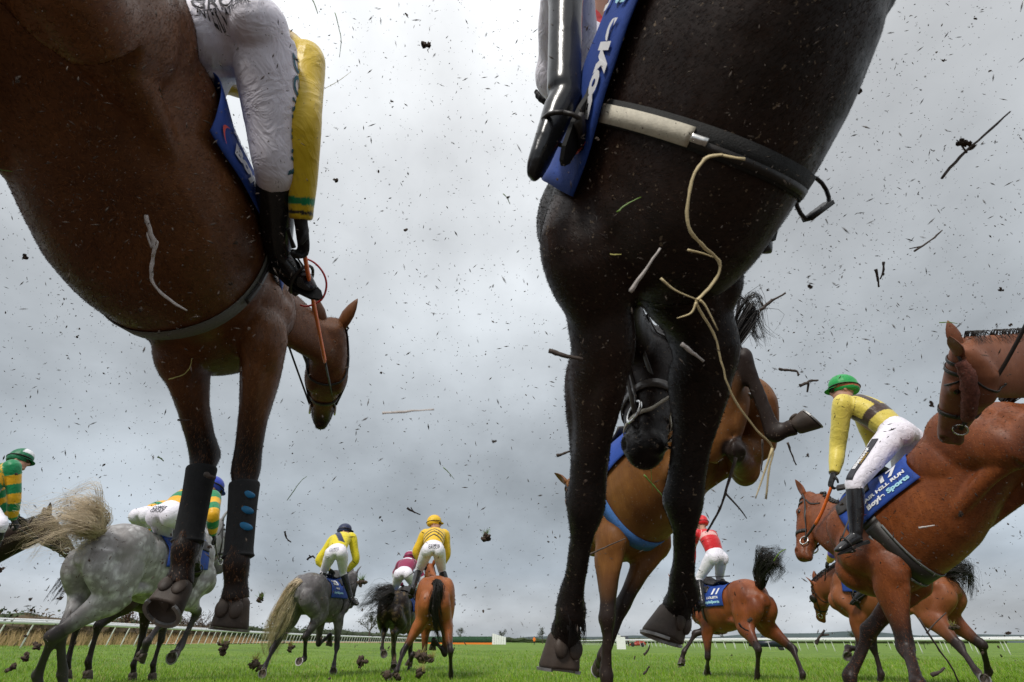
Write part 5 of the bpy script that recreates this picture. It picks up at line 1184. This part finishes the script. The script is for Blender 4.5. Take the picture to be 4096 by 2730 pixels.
for lab, P, d, r, m, fk in (
 ('grey stick flying in front of the dark brown chest', [(1450, 668), (1482, 622), (1516, 573)], 1.1, 4, TWIGP, ()),
 ('dark stick with a short fork, right of the kicked up hooves', [(1838, 886), (1860, 880), (1882, 873)], 2., 6, TWIGD, [[(1858, 881), (1855, 902)]]),
 ('curved dark twig just right of the bay tail', [(1790, 846), (1812, 852), (1830, 855), (1832, 862)], 2., 5, TWIGD, ()),
 ('thick dark stick beside the dark brown left knee', [(1262, 806), (1300, 815), (1345, 831)], 1.4, 7, TWIGD, ()),
 ('dark stick poking out left of the dark brown cannon', [(1275, 1049), (1300, 1041), (1326, 1032)], 1.8, 5, TWIGD, ()),
 ('forked dark twig above the upturned bay tail', [(1742, 712), (1775, 694), (1806, 672)], 2.6, 7, TWIGD, [[(1755, 706), (1748, 694)]]),
 ('stick with a pale cut end on the dark brown right forearm', [(1562, 790), (1590, 808), (1612, 828)], 1.3, 5, TWIGP, ()),
 ('short stick lodged at the dark bay knee', [(472, 1087), (482, 1094), (488, 1098)], 1.9, 8, TWIGD, ()),
 ('thin twig crossing the dark bay forearm', [(412, 966), (425, 968), (436, 967)], 1.9, 3, TWIGD, ()),
 ('two pronged twig above the kicked hoof on the right', [(2098, 578), (2140, 553), (2168, 532)], 1.8, 3.4, TWIGD, [[(2120, 566), (2090, 572)]]),
 ('short upright twig in the right sky', [(2014, 621), (2018, 640), (2022, 657)], 1.8, 4.5, TWIGD, ()),
 ('upright twig beside the short one in the right sky', [(2028, 601), (2027, 622), (2024, 641)], 1.8, 4, TWIGD, ()),
 ('straight twig hanging below the kicked hoof', [(1751, 1012), (1750, 1045), (1748, 1080)], 2.2, 4.5, TWIGD, ()),
 ('slanting twig under the kicked hoof, right of the straight one', [(1810, 1015), (1820, 1042), (1829, 1070)], 2.2, 4.5, TWIGD, ()),
 ('long dark bending stalk above the red jockey', [(1690, 1046), (1672, 1120), (1655, 1172), (1626, 1226)], 1.6, 4.4, TWIGD, [[(1668, 1135), (1700, 1170), (1716, 1192)]]),
 ('mottled branch slanting over the turf at lower right', [(2111, 1421), (2150, 1482), (2185, 1530), (2206, 1575)], 2.2, 4.5, TWIGM, ()),
 ('reddish brown stick over the turf at lower right', [(2146, 1557), (2162, 1546), (2176, 1533)], 2.2, 7, TWIGD, ()),
 ('brown forked twig left of the tawny bay forelegs', [(1876, 1484), (1885, 1468), (1894, 1451)], 2.2, 6, TWIGD, [[(1889, 1460), (1905, 1459)]]),
 ('twig in front of the black tail at right', [(2126, 1456), (2146, 1436), (2174, 1406)], 2.2, 3.2, TWIGM, ()),
 ('thin twig above the marker board', [(1478, 1504), (1487, 1496), (1494, 1482)], 2., 4, TWIGD, ()),
 ('short dark stick over the turf under the number 11 horse', [(1478, 1549), (1485, 1540), (1492, 1531)], 2., 4, TWIGD, ()),
 ('v shaped twig left of the lemon jockey', [(706, 1287), (716, 1282), (724, 1283)], 2.4, 4.5, TWIGD, [[(716, 1282), (710, 1276)]]),
 ('bent twig in the sky above the lemon jockey', [(651, 1225), (658, 1236), (670, 1245)], 2.4, 4, TWIGD, ()),
 ('three armed twig in the sky above the star capped jockey', [(936, 1168), (948, 1176), (966, 1183)], 2.4, 4, TWIGD, [[(950, 1177), (944, 1166)]]),
 ('pale twig lying across the red bay belly', [(2112, 1214), (2130, 1210), (2150, 1206)], 2.4, 4, TWIGP, ()),
 ('twig crossing the golden bay foreleg', [(1350, 1279), (1390, 1258), (1440, 1238)], 2.2, 3.5, TWIGD, ()),
 ('slanting twig in the sky left of the hooded bay', [(1699, 1432), (1708, 1444), (1720, 1452)], 2.2, 4, TWIGD, ())):
    stick('twig', lab, 'twig', P, d, r, m, forks=fk, group='twigs flying through the air')
for lab, P, d, r, m in (
 ('seeding grass stem flying in the upper sky left of centre', [(770, 30), (780, 70), (784, 95), (780, 132)], 1.6, 1.6, BLADE), ('grass stem at the very top edge', [(716, -4), (724, 12), (730, 32)], 1.4, 2, BLADE), ('thin dry stem in the upper left sky', [(745, 205), (775, 188), (806, 166)], 1.6, 1.1, ROOT),
 ('bright green blade on the dark brown chest', [(1418, 488), (1440, 470), (1474, 453)], 1.2, 2.2, BLADE), ('yellow green scrap on the dark brown shoulder', [(1402, 585), (1414, 586), (1428, 585)], 1.2, 2, ROOT), ('green blade curling by the dark bay elbow', [(388, 872), (420, 862), (436, 845), (441, 824)], 1.9, 2.4, ROOT),
 ('green blade dangling from the dark brown muzzle', [(1480, 1092), (1498, 1112), (1512, 1128), (1530, 1150)], 2.3, 4, BLADE), ('second green blade under the dark brown muzzle', [(1496, 1065), (1497, 1100), (1500, 1130)], 2.3, 3, BLADE), ('green blade crossing the sky by the black tailed bay', [(1778, 1290), (1790, 1272), (1806, 1262)], 2.4, 3, BLADE),
 ('dark blade floating left of the golden bay ear', [(660, 1150), (690, 1108), (705, 1095)], 1.6, 1.4, BLADE), ('floating stem above the star capped jockey', [(1018, 1074), (1030, 1085), (1044, 1102)], 1.8, 1.4, BLADE), ('pale blurred straw in the middle sky', [(878, 951), (930, 946), (998, 941)], 1.0, 2.4, TWIGP),
 ('blade above the chestnut head at right', [(2158, 742), (2180, 741), (2200, 744)], 2., 2, BLADE), ('dark stem at the left edge of the sky', [(-6, 390), (10, 392), (28, 395)], 1.4, 1.6, BLADE), ('short dark blade beside the leaping horse leg', [(362, 1050), (370, 1054), (376, 1060)], 1.8, 2.4, BLADE), ('curved blade left of the dark brown shoulder', [(1156, 445), (1166, 456), (1172, 470)], 1.5, 1.6, BLADE)):
    stick('grass_blade', lab, 'grass blade', P, d, r, m, group='grass torn loose and flying')
def lump(c, s, rn, flat=1., parts=5):
    """ragged clod: a few crumpled facets"""
    g = Geo()
    for i in range(parts):
        o = c+A(rn.gauss(0, 1), rn.gauss(0, 1), rn.gauss(0, 1))*s*.38*(i > 0); n = Geo(); rs = s*rn.uniform(.35, .75); a = unit(A(rn.gauss(0, 1), rn.gauss(0, 1), rn.gauss(0, 1))); b = unit(np.cross(a, A(.2, .5, .8))); k = np.cross(a, b)
        n.ball(o, a*rs, b*rs*rn.uniform(.5, .9), k*rs*rn.uniform(.35, .7)*flat, 9, 6)
        n.v = [(np.array(v)+unit(np.array(v)-o)*rs*rn.uniform(-.42, .42)).tolist() for v in n.v]; g.add(n.v, n.f)
    return g
def tuft(g, c, s, rn, n=26, up=None):
    up = A(0, 0, 1) if up is None else up
    for i in range(n): 
        d = unit(up+A(rn.gauss(0, .5), rn.gauss(0, .5), rn.gauss(0, .3)))*s*rn.uniform(.6, 1.5); strands(g, None, lambda r, d=d: [c, c+d*.5+A(0, 0, .05*s), c+d], 1, s*.035, rn, 4, m=1)
for lab, x, y, d, s in (('grassy divot spinning below the dark bay hoof', 893, 2590, 4.2, .06), ('grassy divot in the sky left of the mud caked horse', 1447, 2330, 5.5, .06), ('grassy divot left of the iron grey tail', 1043, 2400, 5., .05), ('spidery grass divot in the sky above the star capped jockey', 1945, 2148, 4., .045), ('turf divot kicked up by the tawny bay hind leg', 3815, 2512, 6.6, .06),
                     ('big turf divot between the orange bay hind legs', 1684, 2632, 7.4, .11), ('turf divot under the orange bay belly', 1725, 2640, 7.6, .09), ('turf divot thrown low in front of the orange bay', 1684, 2694, 7., .09), ('turf divot beside the iron grey tail tip', 1020, 2655, 6.5, .10), ('turf divot behind the iron grey hock', 1160, 2590, 7., .07)):
    c = px(x, y, d); g = lump(c, s*.7, rn, 1, 9); g.m = [0]*len(g.f); tuft(g, c, s*1.1, rn, 40); tag(link('turf_divot', g, [MUD, ROOT if 'turf' in lab else BLADE]), lab, 'divot', 'turf divots in the air')
for lab, x, y, d, s in (('large mud clod low between the iron grey and the muddy horse', 1449, 2655, 6.2, .085), ('large mud clod at the orange bay near hind hoof', 1545, 2712, 6.6, .10), ('flat mud clod right of the orange bay near hind hoof', 1590, 2708, 6.6, .07), ('mud clod at the far left above the turf', 145, 2586, 3.4, .035), ('mud clod below it at the far left', 98, 2634, 3.4, .04), ('lowest mud clod at the far left', 48, 2668, 3.2, .035), ('black mud clod on the dark bay flank', 918, 1136, 1.75, .011), ('mud clod in the upper sky left of centre', 1700, 182, 1.6, .017), ('mud clod with a tail beside the long stick', 3845, 575, 1.3, .016), ('dark round clod in the left sky', 100, 1032, 1.5, .009), ('mud clod over the plum bay head', 4002, 1160, 1.6, .01), ('fern like scrap by the dark brown flank', 3440, 366, 1.4, .012), ('mud clod in front of the iron grey chest', 1345, 720, 1.7, .012)):
    tag(link('mud_clod', lump(px(x, y, d), s*.7, rn, 1, 7), MUD), lab, 'mud clod', 'large mud clods in the air')
proto = [lump(A(0, 0, 0), 1., random.Random(i), .8, 4) for i in range(6)]; pm = []
for i, g in enumerate(proto): pm.append(g.mesh('clod_shape')); pm[-1].materials.append(MUD)
for i in range(250):
    d = 1.1+5.5*rn.random()**1.6; x = rn.uniform(0, 4096); y = rn.uniform(0, 2650)
    if i < 60: x, y, d = rn.choice([(rn.gauss(1350, 260), rn.gauss(2560, 90), rn.uniform(5.5, 8)), (rn.gauss(150, 160), rn.gauss(2480, 110), rn.uniform(3, 4.5)), (rn.gauss(3950, 90), rn.gauss(2420, 140), rn.uniform(4, 6.5))])
    o = bpy.data.objects.new('mud_crumb', pm[i % 6]); COL.objects.link(o); o.location = px(x, y, d); s = rn.choice([rn.uniform(.002, .0045), rn.uniform(.003, .0085)])*d**.5
    if o.location.z < .1: o.location.z = .12
    o.scale = (s*rn.uniform(.7, 1.3), s*rn.uniform(.5, 1.2), s*rn.uniform(.4, 1.)); o.rotation_euler = (rn.uniform(0, 6), rn.uniform(0, 6), rn.uniform(0, 6))
    tag(o, 'small dark crumb of mud hanging in the air', 'mud crumb', 'small mud crumbs in the air')
# fine spray: too many to count
rs = np.random.RandomState(11); g = Geo(); N = 17000
for i in range(N):
    d = .8+4.2*rs.rand()**1.1; x = rs.rand()*4300-100; y = rs.rand()*2650-60
    if i < 4200:                                             # thicker round the two leaping horses and the right sky
        m = i % 3; x, y = [(rs.normal(2900, 520), rs.normal(650, 520)), (rs.normal(560, 330), rs.normal(700, 420)), (rs.normal(3300, 600), rs.normal(1100, 600))][m]; d = .75+1.2*rs.rand()
    p = px(x, y, d)
    if p[2] < .05: continue
    s = (.0005+.0015*rs.rand()**2.5)*(.4+.72*d**.8); a = rs.normal(size=3); a /= np.linalg.norm(a); b = np.cross(a, rs.normal(size=3)); b /= np.linalg.norm(b); k = np.cross(a, b); e = 1 if rs.rand() < .6 else rs.uniform(2, 5)
    v = [p+a*s*e, p-a*s*e, p+b*s*rs.uniform(.5, 1), p-b*s*rs.uniform(.5, 1), p+k*s*.6, p-k*s*.6]
    g.add(v, [[0, 2, 4], [2, 1, 4], [1, 3, 4], [3, 0, 4], [2, 0, 5], [1, 2, 5], [3, 1, 5], [0, 3, 5]])
tag(link('mud_spray', g, SPECK, smooth=True), 'fine spray of mud and soil hanging all through the air', kind='stuff')
